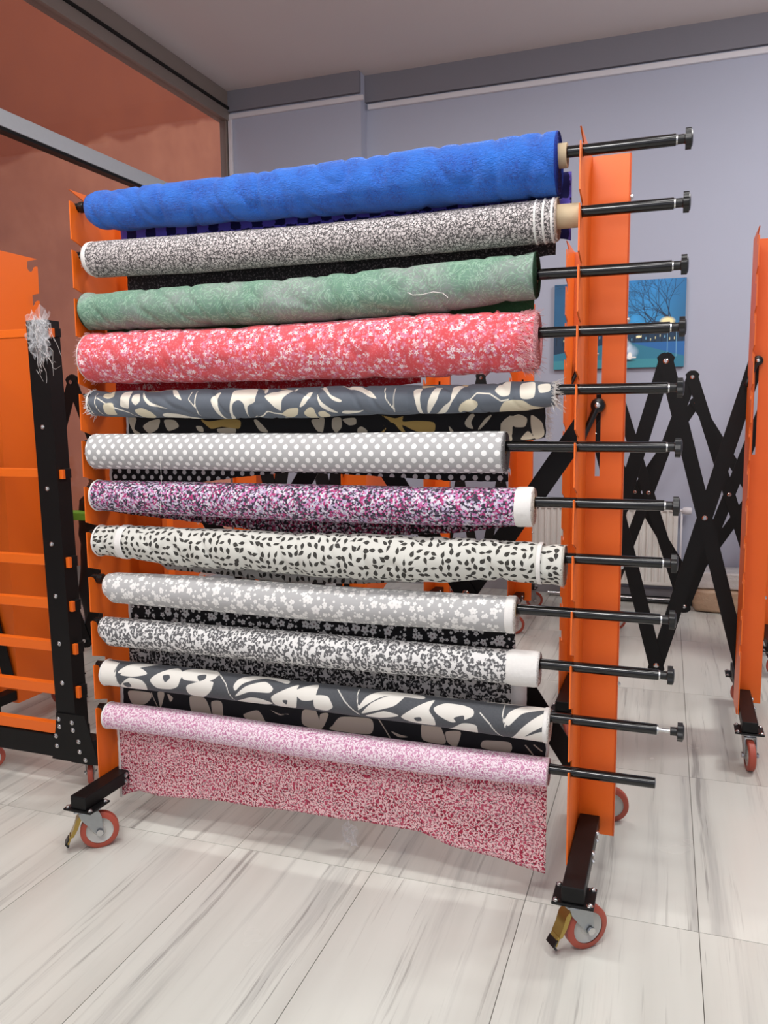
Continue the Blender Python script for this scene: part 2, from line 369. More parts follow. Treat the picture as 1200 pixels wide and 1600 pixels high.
structure('trim_1', (-.643, YB-.035, 3.945), (XR, YB, ZC), M_BEAM)                 # beam under the ceiling
structure('trim_2', (XL, YB-.12, 0), (-.643, YB, ZC), M_WALL)                       # pier in the corner
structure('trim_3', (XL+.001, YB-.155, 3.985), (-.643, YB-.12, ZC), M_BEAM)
# cable duct
structure('trim_4', (-.62, YB-.03, 3.89), (XR, YB, 3.93), M_DUCT, None, .004)
structure('trim_5', (XL+.02, YB-.145, 3.93), (-.615, YB-.12, 3.968), M_DUCT, None, .004)
structure('trim_6', (XL+.02, YB-.145, .1), (XL+.055, YB-.12, 3.93), M_DUCT, None, .004)
structure('baseboard_back', (-.643, YB-.015, 0), (XR, YB, .08), plain('grey_skirting', (168, 168, 174), .5, nz=.1))

# floor: slab with single tiles laid on it
fl = structure('floor', (XL-1.75, YF-.15, -.14), (XR+.15, YB+.15, -.004), plain('grout', (120, 116, 110), .9, nz=.3))
def tile_mat():
    g = NB('streaked_white_tile', .2, spec=.4)
    oi = g.n('ShaderNodeObjectInfo').outputs['Random']
    p = g.vm('ADD', g.co(), g.comb(g.ma('MULTIPLY', oi, 37.0), g.ma('MULTIPLY', oi, 91.0), 0))
    warp = g.vm('ADD', p, g.vm('SCALE', g.noise(p, 2.0, 2, out=1), .022))
    s1 = g.noise(g.vm('MULTIPLY', warp, (10, .32, 1)), 1.0, 6, .66); s2 = g.noise(g.vm('MULTIPLY', warp, (34, .9, 1)), 1.0, 5, .64); s3 = g.noise(g.vm('MULTIPLY', warp, (3.4, .25, 1)), 1.0, 4)
    c = g.mix(g.step(s3, .5, .2), srgb(209, 210, 202), srgb(187, 186, 178))
    c = g.mix(g.ma('MULTIPLY', g.step(s1, .585, .09), .5), c, srgb(150, 149, 146))
    c = g.mix(g.ma('MULTIPLY', g.ma('MULTIPLY', g.step(s2, .60, .05), g.step(s1, .5, .08)), .6), c, srgb(120, 116, 112))
    m4 = g.step(g.noise(g.vm('MULTIPLY', warp, (60, 1.1, 1)), 1.0, 4, .62), .69, .03); c = g.mix(g.ma('MULTIPLY', m4, .6), c, srgb(96, 93, 90))
    g.col(c); r = g.noise(p, 3, 3); g.put(g.b.inputs['Roughness'], g.ma('ADD', .16, g.ma('MULTIPLY', r, .16))); return g.m
TW, TL, TA = .4827, 1.0294, .0159
bm = bmesh.new(); box(bm, (.0011, .0011, -.004), (TW-.0011, TL-.0011, 0))
tme = mesh('floor_tile', bm, tile_mat())
ca, sa = math.cos(TA), math.sin(TA)
k = 0
for j in range(-5, 5):
    for i in range(-6, 10):
        x = .4989+i*TW*ca-j*TL*sa; y = .0576+i*TW*sa+j*TL*ca
        if x < XL-.6 or x > XR-.1 or y < YF or y > YB: continue
        # floor surface under the racks is z = 0
        t = link('floor_tile', tme, fl, (x, y, 0), (0, 0, TA)); k += 1

# glazed partition on the left, an outside wall behind it
wn = structure('window_1', (XL-.07, YF, 3.915), (XL+.03, YB-.1, ZC), M_TAUPE, None, .004)      # head frame
structure('transom', (XL-.04, YF, 3.08), (XL+.04, YB-.12, 3.175), M_ALU, wn, .003)
structure('gasket', (XL-.035, YF, 3.062), (XL+.03, YB-.12, 3.08), M_BK, wn)
structure('head_bead', (XL+.03, YF, 4.0), (XL+.045, YB-.12, 4.02), M_BK, wn)
for y in (YB-.155, 1.0, -2.2):
    structure('mullion', (XL-.05, y-.03 if y < 4 else y-.005, 0), (XL+.012, y+.03, 3.915), M_ALU if y < 4 else M_TAUPE, wn, .002)
structure('sill', (XL-.06, YF, 0), (XL+.03, YB-.12, .09), M_ALU, wn, .003)
g = NB('window_glass', .02); g.b.inputs['Transmission Weight'].default_value = 0
tr = g.n('ShaderNodeBsdfTransparent'); gl = g.n('ShaderNodeBsdfGlossy'); gl.inputs['Roughness'].default_value = .03
lw = g.n('ShaderNodeLayerWeight'); lw.inputs[0].default_value = .5; fr = g.ma('ADD', .035, g.ma('MULTIPLY', g.ma('POWER', lw.outputs['Facing'], 5.0), .5)); mx = g.n('ShaderNodeMixShader')
tr.inputs[0].default_value = (.94, .92, .92, 1)
g.put(mx.inputs[0], fr); g.put(mx.inputs[1], tr.outputs[0]); g.put(mx.inputs[2], gl.outputs[0]); g.put(g.t.nodes['Material Output'].inputs[0], mx.outputs[0])
M_GLASS = g.m
for y0, y1 in ((YF, -2.23), (-2.17, .97), (1.03, YB-.16)):
    structure('pane', (XL-.006, y0, 3.175), (XL+.002, y1, 3.915), M_GLASS, wn)
    structure('pane', (XL-.006, y0, .09), (XL+.002, y1, 3.062), M_GLASS, wn)
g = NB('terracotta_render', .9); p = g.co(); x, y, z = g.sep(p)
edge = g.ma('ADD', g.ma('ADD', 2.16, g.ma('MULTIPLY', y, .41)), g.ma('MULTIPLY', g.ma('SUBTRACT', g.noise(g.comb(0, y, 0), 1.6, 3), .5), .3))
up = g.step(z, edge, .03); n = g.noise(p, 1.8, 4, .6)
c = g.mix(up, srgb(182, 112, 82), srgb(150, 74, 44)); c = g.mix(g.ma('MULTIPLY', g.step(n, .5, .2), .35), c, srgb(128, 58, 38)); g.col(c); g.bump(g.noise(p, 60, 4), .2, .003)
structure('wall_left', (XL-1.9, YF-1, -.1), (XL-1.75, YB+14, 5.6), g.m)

# ------------------------------------------------------------------ racks
W = 1.5937; Z12 = .431; PITCH = .1525; YR = .045
def zr(i): return Z12+(12-i)*PITCH            # rod height, i = 1 (top) ... 12
def side_plate_bm():
    pts = [(.274, .142), (.274, 2.155), (0, 2.155)]
    for i in range(1, 13):
        z = zr(i)
        # chamfer in to the pocket, pocket under the rod, up to the tip of the next tab
        ztop = pts[-1][1]
        zin = z+.026
        if i > 1: pts.append((0, z+.046))
        pts += [(.064, zin), (.0655, z-.002), (.060, z-.012), (.050, z-.0165), (.040, z-.0165), (.031, z-.010), (.022, z+.006), (.010, z+.012), (0, z+.012)]
    pts += [(0, .2), (.0, .175), (.10, .175), (.10, .142)]
    bm = bmesh.new()
    A = [bm.verts.new((0, p[0], p[1])) for p in pts]
    f = bm.faces.new(A); r = bmesh.ops.extrude_face_region(bm, geom=[f])
    bmesh.ops.translate(bm, verts=[v for v in r['geom'] if isinstance(v, bmesh.types.BMVert)], vec=(-.004, 0, 0))
    bmesh.ops.triangulate(bm, faces=[f for f in bm.faces if len(f.verts) > 4])
    return bm
def flange_bm():
    bm = bmesh.new(); x0, x1, s0, s1, za, zb = -.004, .106, .025, .039, 1.25, 1.66
    y0, y1 = .270, .2745
    box(bm, (x0, y0, .142), (s0, y1, 2.155)); box(bm, (s1, y0, .142), (x1, y1, 2.155))
    box(bm, (s0, y0, .142), (s1, y1, za)); box(bm, (s0, y0, zb), (s1, y1, 2.155))
    box(bm, (x1-.004, y0, .142), (x1, y0+.03, 2.155))
    return bm
ME_SIDE = mesh('side_plate', side_plate_bm(), M_OR); ME_FLANGE = mesh('flange_plate', flange_bm(), M_OR)
bm = bmesh.new(); box(bm, (.003, -.15, .156), (.063, .69, .20), 0, .003); ME_FOOT = mesh('foot_tube', bm, M_BK)
bm = bmesh.new()
for px, py in ((.033, .19), (.033, .23)):
    pass
def bolt_bm(p, d, r=.007, h=.006):
    bm = bmesh.new(); p = Vector(p); d = Vector(d); cyl(bm, p, p+d*.0015, r*1.35, 12); lathe(bm, [(0, r), (h*.6, r*.95), (h, r*.5)], p+d*.0015, p+d*(.0015+h), 8); return bm
ME_BOLT = mesh('bolt', bolt_bm((0, 0, 0), (0, 0, 1)), M_CHROME, 40)
# mounting plate at a foot end
bm = bmesh.new(); box(bm, (-.055, -.05, .1485), (.055, .05, .1555), 0, .002); ME_MOUNT = mesh('mounting_plate', bm, M_BK)
# caster (axis at the origin, wheel trailing towards +x)
WR = .062; WX = .036
def caster_fork_bm():
    bm = bmesh.new(); ax = WX
    box(bm, (-.042, -.036, .1440), (.042, .036, .1485), 0, .001)
    lathe(bm, [(0, .032), (.008, .035), (.012, .02)], (0, 0, .144), (0, 0, .1), 20)
    for sgn in (-1, 1):
        y = sgn*.0215
        poly = [(-.028, .134), (.036, .134), (.044, .115), (ax+.013, WR-.006), (ax+.008, WR-.014), (ax-.006, WR-.014), (ax-.012, WR-.004), (-.020, .112)]
        prism(bm, poly, 'Y', y-.0015, y+.0015)
    box(bm, (-.028, -.022, .132), (.036, .022, .135))
    return bm
ME_FORK = mesh('caster', caster_fork_bm(), M_ZINC, 40)
bm = bmesh.new(); lathe(bm, [(-.0, .044), (.0, WR-.005), (.004, WR), (.024, WR), (.028, WR-.005), (.028, .044)], (WX, -.014, WR), (WX, .014, WR), 40, 0, False); ME_TYRE = mesh('tire', bm, M_TYRE, 50)
bm = bmesh.new(); lathe(bm, [(0, .014), (0.001, .018), (.006, .021), (.006, .039), (.002, .0442), (.024, .0442), (.020, .039), (.020, .021), (.025, .018), (.026, .014)], (WX, -.013, WR), (WX, .013, WR), 40); ME_HUB = mesh('hub', bm, M_HUB, 40)
bm = bmesh.new(); cyl(bm, (WX, -.029, WR), (WX, .029, WR), .006, 12); lathe(bm, [(0, .0115), (.006, .0115)], (WX, -.032, WR), (WX, -.026, WR), 6); lathe(bm, [(0, .0115), (.006, .0115)], (WX, .026, WR), (WX, .032, WR), 6); ME_AXLE = mesh('axle', bm, M_CHROME, 30)
bm = bmesh.new()
prism(bm, [(-.018, .131), (-.008, .131), (-.022, .106), (-.032, .080), (-.046, .056), (-.054, .054), (-.056, .060), (-.044, .086), (-.036, .112)], 'Y', -.019, .019)
prism(bm, [(-.050, .060), (-.058, .060), (-.068, .036), (-.062, .030)], 'Y', -.016, .016)
ME_BRAKE = mesh('brake_pedal', bm, M_BRASS, 40)
bm = bmesh.new(); prism(bm, [(-.0590, .050), (-.0640, .050), (-.0745, .034), (-.066, .022), (-.061, .025), (-.068, .035)], 'Y', -.0185, .0185); ME_BRAKEPAD = mesh('brake_tread', bm, M_KNOB)
def make_caster(root, x, y, ang, brake):
    c = link('caster', ME_FORK, root, (x, y, 0), (0, 0, ang))
    link('tire', ME_TYRE, c); link('hub', ME_HUB, c); link('axle', ME_AXLE, c)
    if brake: link('brake_pedal', ME_BRAKE, c); link('brake_tread', ME_BRAKEPAD, c)
    return c
ZB, BARL = .27, 1.438
def bar_bm(L, w=.064):
    bm = bmesh.new(); h = w/2
    prism(bm, [(-.036, -h*.55), (-.026, -h), (L+.026, -h), (L+.036, -h*.55), (L+.036, h*.55), (L+.026, h), (-.026, h), (-.036, h*.55)], 'Y', 0, .0048)
    return bm
ME_BAR = mesh('lattice_bar', bar_bm(BARL), M_BK)
bm = bmesh.new(); cyl(bm, (0, -.008, 0), (0, .02, 0), .006, 12); lathe(bm, [(0, .012), (.002, .012), (.007, .007)], (0, -.001, 0), (0, -.01, 0), 14); lathe(bm, [(0, .011), (.007, .011)], (0, .013, 0), (0, .02, 0), 6); ME_PIN = mesh('pivot_bolt', bm, M_CHROME, 35)
bm = bmesh.new()
lathe(bm, [(0, .02), (.012, .022), (.026, .02), (.03, .012)], (0, 0, 0), (0, -.03, 0), 18)
lathe(bm, [(0, .012), (.03, .010), (.09, .0085), (.112, .011), (.118, .006)], (0, -.02, 0), (-.045, -.035, -.108), 12)
ME_LEVER = mesh('clamp_lever', bm, M_KNOB, 50)
bm = bmesh.new(); lathe(bm, [(0, .009), (.004, .008), (.005, .004)], (0, -.029, 0), (0, -.035, 0), 12); ME_LEVERSCREW = mesh('screw', bm, M_CHROME)
def make_rack(name, label, loc, rz, w, ncell, angs, brakes=True, lever=True, bolts=True):
    root = empty(name, loc, rz); tag(root, label, 'rack')
    for x in (0, w):
        s = link('side_plate', ME_SIDE, root, (x, 0, 0)); link('flange_plate', ME_FLANGE, root, (x, 0, 0)); ft = link('foot_tube', ME_FOOT, root, (x, 0, 0))
        for y in (-.108, .648):
            mp = link('mounting_plate', ME_MOUNT, root, (x+.033, y, 0))
            if bolts:
                for bx in (-.044, .044):
                    for by in (-.038, .038): link('bolt', ME_BOLT, mp, (bx, by, .1555))
        if bolts:
            for by, bz in ((.18, .189), (.18, .167), (.06, .189), (.06, .167)): link('bolt', ME_BOLT, ft, (.063, by, bz), (0, PI/2, 0))
            for bz in (.62, .98, 1.34, 1.70, 2.04): link('bolt', ME_BOLT, s, (.106, .288, bz), (0, PI/2, 0))
    for kx, x in enumerate((0, w)):
        make_caster(root, x+.033, -.108, angs[2*kx], brakes); make_caster(root, x+.033, .648, angs[2*kx+1], False)
    dx = w/ncell; dz = math.sqrt(BARL**2-dx**2); zt = ZB+dz; a = math.atan2(dz, dx); yb = .282
    for k in range(ncell):
        x = .032+k*dx
        link('lattice_bar', ME_BAR, root, (x, yb+.0055, ZB), (0, -a, 0)); link('lattice_bar', ME_BAR, root, (x, yb, zt), (0, a, 0))
        link('pivot_bolt', ME_PIN, root, (x+dx/2, yb, (ZB+zt)/2))
    for k in range(ncell+1):
        for z in (ZB, zt):
            if 0 < k < ncell: link('pivot_bolt', ME_PIN, root, (.032+k*dx, yb, z))
            else: link('pivot_bolt', ME_PIN, root, (.032+k*dx, yb, z))
    if lever:
        for x in (0, w):
            lv = link('clamp_lever', ME_LEVER, root, (x+.032, .2695, zt-.01)); link('screw', ME_LEVERSCREW, lv)
    return root
AF = math.radians(40)
make_rack('roll_rack', 'tall orange rack with black feet carrying all the fabric rolls in front', (0, 0, 0), 0, W, 2, (AF, .15, AF, .12))
make_rack('roll_rack', 'folded empty orange rack right of the fabric rolls, nearest of the empty ones there', (1.378, 1.40, 0), 0, .742, 2, (-1.2, .4, -1.45, .3), False, True)
make_rack('roll_rack', 'empty orange rack second behind, mostly hidden past the folded rack at right', (1.425, 2.67, 0), 0, .90, 2, (.4, .4, .4, .4), False, True)
make_rack('roll_rack', 'empty orange rack farthest back by the radiator with widest open black lattice', (1.16, 3.44, 0), 0, 1.50, 2, (.6, .4, .4, .4), True, False)
make_rack('roll_rack', 'orange rack turned away at far left whose notched plate stands behind black post', (-.95, .889, 0), PI, .70, 2, (.4, .4, .4, .4), True, False)
make_rack('roll_rack', 'orange rack turned away, its black lattice peak beside the black post top', (-.50, 1.49, 0), PI, 1.04, 2, (.4, .4, .4, .4), True, False)
pC = at(603, 750, 'Y', 1.46); pB = at(441, 750, 'Y', 1.46)
make_rack('roll_rack', 'orange rack turned away, seen in the gaps under the polka dot roll', (pC[0], 1.46, 0), PI, pC[0]-pB[0], 2, (.4, .4, .4, .4), True, False)
pD = at(662, 590, 'Y', 3.1); pE = at(797, 590, 'Y', 3.1)
make_rack('roll_rack', 'orange rack standing deep behind the right ends of the coral and polka rolls', (pD[0], 3.1, 0), 0, pE[0]-pD[0], 2, (.4, .4, .4, .4), True, False)

# ------------------------------------------------------------------ rods and rolls
bm = bmesh.new()
RODX0, RODX1, RR = -.022, W+.226, .0145
lathe(bm, [(0, RR), (.002, RR)], (0, 0, 0), (1, 0, 0), 4); bm.free()
def rod(i, label, knob=True, gap=0.0, left=True):
    root = empty('hanging_rod', (0, YR, zr(i))); tag(root, label, 'rod', 'black steel rods in the notches of the main rack')
    bm = bmesh.new(); n = 24; ps = [(0, RR-.003), (.001, RR), (RODX1-RODX0-.001, RR), (RODX1-RODX0, RR-.003)]
    lathe(bm, ps, (RODX0, 0, 0), (1, 0, 0), n); obj('tube', bm, M_GLOSSBK, root, smooth=40)
    def knobs(x, s):
        bm = bmesh.new(); lathe(bm, [(0, .0115), (.016, .0115), (.018, .013)], (x, 0, 0), (x+s, 0, 0), 18)
        x2 = x+s*.018; poly = []
        m = 40
        for k in range(m): a = 2*PI*k/m; r = .0235+.003*math.cos(5*a); poly.append((r*math.cos(a+i), r*math.sin(a+i)))
        prism(bm, poly, 'X', x2, x2+s*.014); lathe(bm, [(0, .022), (.003, .018), (.004, .008)], (x2+s*.014, 0, 0), (x2+s, 0, 0), 20)
        obj('knob', bm, M_KNOB, root, smooth=35)
    if knob:
        bm = bmesh.new(); lathe(bm, [(0, .0125), (.0035, .0125)], (RODX1, 0, 0), (RODX1+1, 0, 0), 18); obj('washer', bm, M_CHROME, root, smooth=40)
        if gap: bm = bmesh.new(); cyl(bm, (RODX1, 0, 0), (RODX1+gap+.002, 0, 0), .005, 12); obj('thread', bm, M_CHROME, root, smooth=40)
        knobs(RODX1+.0035+gap, 1)
    else:
        bm = bmesh.new(); lathe(bm, [(0, RR-.003), (.001, RR-.004)], (RODX1, 0, 0), (RODX1+1, 0, 0), 18); obj('end_cap', bm, M_ZINC, root)
    if left:
        bm = bmesh.new(); lathe(bm, [(0, RR+.0006), (.002, .0172), (.016, .0172), (.018, RR+.0006)], (.003, 0, 0), (1, 0, 0), 20); obj('end_collar', bm, M_KNOB, root, smooth=40)
names = {1: 'blue crepe', 2: 'black and white vine print', 3: 'green paisley', 4: 'coral flower print', 5: 'slate abstract print', 6: 'grey polka dot',
         7: 'purple ditsy print', 8: 'cream leaf print', 9: 'grey blossom print', 10: 'leopard print', 11: 'magnolia print', 12: 'pink squiggle print'}
for i in range(1, 13):
    if i == 11: rod(i, 'black rod through the magnolia print roll, its knob unscrewed on a bare thread', True, .03)
    elif i == 12: rod(i, 'lowest black rod, under the pink squiggle roll, without an end knob', False)
    else: rod(i, 'black rod with round end knob carrying the %s roll' % names[i])

def catmull(P, n=6):
    P = np.array(P, float); N = len(P); out = []
    for i in range(N):
        a, b, c, d = P[i-1], P[i], P[(i+1) % N], P[(i+2) % N]
        for t in np.linspace(0, 1, n, endpoint=False):
            out.append((2*t**3-3*t**2+1)*b+(t**3-2*t**2+t)*.34*(c-a)+(-2*t**3+3*t**2)*c+(t**3-t**2)*.34*(d-b))
    return np.array(out)
def stroke(P, w):
    P = np.array(P, float); L = []; R = []
    for i in range(len(P)):
        d = P[min(i+1, len(P)-1)]-P[max(i-1, 0)]; d = d/np.hypot(*d); nrm = np.array([-d[1], d[0]])*w/2
        L.append(P[i]+nrm); R.append(P[i]-nrm)
    return np.array(L+R[::-1])
def sdf(polys, Q):
    """signed distance of the points Q to the nearest of the polygons (negative inside)"""
    best = np.full(len(Q), 1.0)
    for P in polys:
        lo = P.min(0)-.02; hi = P.max(0)+.02
        k = np.where(((Q > lo) & (Q < hi)).all(1))[0]
        if not len(k): continue
        q = Q[k]; d = np.full(len(k), 9.0); ins = np.zeros(len(k), bool)
        for a, b in zip(P, np.roll(P, -1, 0)):
            e = b-a; w = q-a; t = np.clip((w@e)/(e@e+1e-12), 0, 1); dd = w-t[:, None]*e; d = np.minimum(d, (dd*dd).sum(1))
            c = ((a[1] > q[:, 1]) != (b[1] > q[:, 1]))
            with np.errstate(divide='ignore', invalid='ignore'): xi = (b[0]-a[0])*(q[:, 1]-a[1])/(b[1]-a[1])+a[0]
            ins ^= c & (q[:, 0] < xi)
        s = np.sqrt(d)*np.where(ins, -1, 1); best[k] = np.minimum(best[k], s)
    return best
def cr(ox, oy, s, P): return [(ox+x/s, oy+y/s) for x, y in P]
LL = lambda P: cr(100, 440, 3, P); AA = lambda P: cr(200, 560, 4, P); BB = lambda P: cr(500, 560, 4, P); CC = lambda P: cr(500, 440, 3, P)
DD = lambda P: cr(100, 1000, 3, P); EE = lambda P: cr(500, 1000, 3, P)
# shapes of the large prints, traced in pixels of the photograph and carried onto the cloth
R5 = [LL(p) for p in (
 [(300, 560), (310, 525), (345, 520), (340, 590), (300, 585)], [(360, 535), (385, 530), (395, 560), (375, 578), (357, 560)],
 [(395, 520), (420, 545), (450, 570), (525, 595), (440, 580), (410, 550)], [(520, 510), (560, 525), (590, 560), (550, 540)], [(485, 620), (560, 618), (640, 635), (655, 645), (500, 645)])]
R5 += [AA(p) for p in (
 [(565, 270), (580, 240), (620, 225), (605, 280), (635, 375), (600, 345)],
 [(690, 260), (700, 210), (830, 200), (835, 270), (790, 300), (775, 370), (770, 290), (735, 265), (700, 290), (678, 375), (660, 375)],
 [(890, 240), (930, 215), (1050, 200), (1100, 190), (1010, 250), (990, 320), (930, 280)], [(860, 185), (880, 185), (900, 210), (885, 220)],
 [(1110, 300), (1150, 230), (1190, 220), (1150, 280)])]
R5 += [BB(p) for p in (
 [(20, 185), (60, 190), (100, 230), (170, 260), (160, 272), (110, 255)], [(10, 215), (50, 270), (140, 330), (100, 325), (40, 290)], [(160, 335), (180, 320), (295, 325), (200, 340)],
 [(150, 180), (250, 180), (330, 200), (385, 250), (340, 240), (280, 210)], [(605, 195), (655, 178), (650, 260), (658, 345), (640, 345), (620, 270)],
 [(685, 340), (700, 270), (740, 190), (780, 175), (760, 250), (720, 310)], [(720, 345), (790, 300), (840, 260), (850, 180), (920, 165), (860, 250), (800, 330)],
 [(1110, 200), (1130, 170), (1170, 150), (1200, 150), (1200, 225), (1150, 235)])]
R5 += [CC(p) for p in ([(950, 480), (1010, 470), (1015, 540), (955, 545)], [(1030, 480), (1080, 475), (1085, 510), (1040, 520)])]
R5S = [LL([(190, 545), (250, 580), (330, 615), (360, 635)]), AA([(440, 220), (425, 260), (470, 310), (480, 360)]), AA([(470, 215), (465, 280), (480, 360)]), AA([(800, 370), (870, 350), (900, 330), (1000, 340)]),
       BB([(425, 185), (440, 250), (490, 320)]), BB([(490, 185), (487, 330)]), BB([(960, 255), (1000, 215), (1080, 220), (1150, 265), (1200, 255)]), LL([(180, 520), (185, 570), (205, 625)]), LL([(140, 520), (150, 570), (160, 620)])]
R5B = [LL(p) for p in ([(215, 525), (255, 515), (265, 535), (240, 548), (218, 540)], [(225, 575), (265, 570), (270, 620), (222, 618)], [(365, 600), (400, 590), (440, 610), (445, 632), (400, 640), (370, 620)])]
R5B += [AA([(990, 340), (1040, 310), (1100, 305), (1085, 340), (1030, 360)]), AA([(1130, 330), (1170, 300), (1200, 310), (1200, 370), (1150, 360)]), BB([(20, 325), (60, 318), (85, 345), (50, 362), (20, 350)]),
        BB([(880, 320), (900, 285), (950, 255), (1000, 270), (1000, 300), (960, 325), (890, 335)]), CC([(850, 600), (880, 560), (960, 555), (1000, 580), (1050, 600), (860, 612)])]
F5 = [LL(p) for p in ([(300, 640), (340, 640), (330, 690), (360, 712), (330, 712)], [(370, 680), (400, 655), (450, 645), (440, 690), (400, 712)], [(470, 650), (520, 650), (540, 680), (490, 700)], [(620, 678), (650, 680), (655, 705), (630, 700)],
       [(720, 690), (800, 685), (800, 712), (730, 710)], [(890, 650), (910, 650), (960, 705), (920, 700)], [(1160, 650), (1200, 645), (1200, 705), (1180, 690)])]
F5 += [BB(p) for p in ([(0, 370), (30, 375), (20, 460), (0, 450)], [(80, 375), (130, 370), (135, 430), (100, 465), (75, 430)], [(140, 380), (220, 372), (225, 410), (180, 418)], [(235, 440), (260, 425), (295, 450), (290, 475), (240, 475)],
       [(905, 400), (940, 350), (970, 350), (945, 400), (960, 440), (920, 430)], [(985, 445), (1030, 380), (1080, 345), (1060, 380), (1000, 445)], [(805, 420), (835, 455), (830, 475), (810, 450)],
       [(1140, 400), (1170, 370), (1200, 360), (1200, 480), (1160, 460)])]
F5 += [CC(p) for p in ([(895, 640), (930, 622), (970, 640), (960, 680), (910, 680)], [(990, 625), (1040, 660), (1050, 720), (1010, 740), (990, 690)], [(850, 660), (890, 700), (900, 745), (850, 740)], [(940, 740), (975, 700), (1000, 735)])]
F5B = [LL([(640, 645), (680, 655), (760, 645), (825, 650), (820, 690), (740, 680), (690, 690)]), BB([(385, 355), (470, 375), (520, 360), (515, 395), (600, 390), (715, 400), (710, 465), (600, 455), (510, 415), (545, 480), (500, 450), (455, 400), (395, 420), (440, 395)]), BB([(380, 465), (420, 425), (400, 465)])]
R11 = [DD(p) for p in (
 [(175, 100), (262, 108), (270, 150), (283, 218), (160, 196)], [(290, 150), (340, 115), (440, 118), (420, 125), (330, 150), (295, 160)], [(300, 165), (370, 135), (410, 150), (420, 165), (360, 175)],
 [(290, 215), (340, 180), (400, 190), (420, 215), (400, 235), (310, 230)], [(440, 190), (470, 160), (540, 135), (580, 160), (570, 215), (530, 230), (470, 225)], [(580, 145), (680, 140), (740, 160), (730, 185), (690, 200), (640, 195), (590, 185)],
 [(610, 215), (680, 195), (730, 200), (720, 240), (660, 265), (615, 255)], [(825, 215), (850, 180), (950, 165), (1060, 195), (1060, 210), (960, 185), (870, 205), (835, 240)], [(830, 265), (880, 220), (960, 200), (1005, 230), (990, 250), (900, 245)],
 [(830, 285), (900, 270), (960, 280), (1000, 300), (900, 300)], [(1000, 270), (1050, 240), (1115, 215), (1110, 250), (1120, 280), (1100, 320), (1020, 310)], [(1110, 240), (1200, 215), (1200, 280), (1140, 285)])]
R11 += [EE(p) for p in (
 [(0, 265), (60, 268), (85, 315), (50, 332), (0, 322)], [(200, 330), (240, 265), (330, 245), (480, 265), (490, 280), (330, 265), (250, 300)], [(215, 345), (260, 300), (340, 265), (405, 270), (370, 310), (270, 335)], [(230, 355), (320, 335), (390, 355), (300, 365)],
 [(400, 360), (460, 320), (545, 285), (530, 330), (555, 370), (550, 400), (450, 385)], [(550, 320), (600, 300), (680, 310), (730, 330), (730, 360), (640, 385), (570, 350)], [(600, 415), (680, 390), (750, 400), (740, 440), (640, 440)],
 [(880, 380), (900, 340), (990, 315), (1060, 325), (1060, 335), (960, 350), (900, 400)], [(890, 460), (960, 410), (1060, 350), (1060, 400), (1000, 430), (910, 470)], [(900, 475), (1000, 440), (1060, 430), (1060, 480)])]
R11S = [DD([(272, 110), (275, 150), (290, 215)]), DD([(745, 165), (790, 210), (820, 280)]), EE([(95, 235), (140, 290), (205, 350)]), EE([(760, 340), (810, 390), (880, 462)]), EE([(870, 310), (868, 360), (885, 410)]), EE([(190, 235), (195, 280), (205, 320)])]
R11H = [DD([(495, 170), (520, 165), (530, 180), (510, 200)]), DD([(650, 170), (685, 165), (690, 185), (665, 195)]), DD([(310, 205), (340, 200), (345, 218), (320, 222)]), DD([(180, 165), (205, 130), (205, 160), (190, 190)]), DD([(1050, 285), (1075, 285), (1065, 305)]),
        EE([(460, 365), (490, 362), (495, 378), (470, 380)]), EE([(645, 365), (690, 355), (690, 380), (660, 385)]), EE([(625, 288), (660, 280), (655, 298)])]
F11 = [DD(p) for p in ([(300, 240), (400, 245), (410, 270), (380, 300), (320, 300)], [(440, 245), (472, 248), (455, 318)], [(485, 250), (500, 290), (512, 270)], [(590, 265), (660, 275), (690, 350), (650, 352), (600, 340)], [(690, 290), (740, 290), (745, 370), (700, 355)],
       [(910, 330), (950, 400), (870, 380), (840, 350)], [(1120, 330), (1180, 330), (1200, 420), (1120, 395)], [(960, 320), (1010, 345), (1070, 345), (1010, 352)])]
F11 += [EE(p) for p in ([(0, 350), (40, 345), (20, 400), (0, 420)], [(60, 400), (100, 360), (240, 370), (235, 440), (50, 420)], [(480, 390), (560, 400), (590, 480), (550, 485), (480, 465)], [(590, 430), (660, 430), (640, 500), (600, 480)], [(770, 470), (890, 480), (890, 525), (760, 505)], [(330, 425), (380, 445), (425, 455), (370, 455)])]
F11S = [EE([(275, 370), (300, 410), (330, 460)]), EE([(960, 490), (980, 515), (1000, 540)]), EE([(1000, 490), (1030, 515), (1045, 525)]), DD([(410, 245), (425, 280), (445, 320)])]

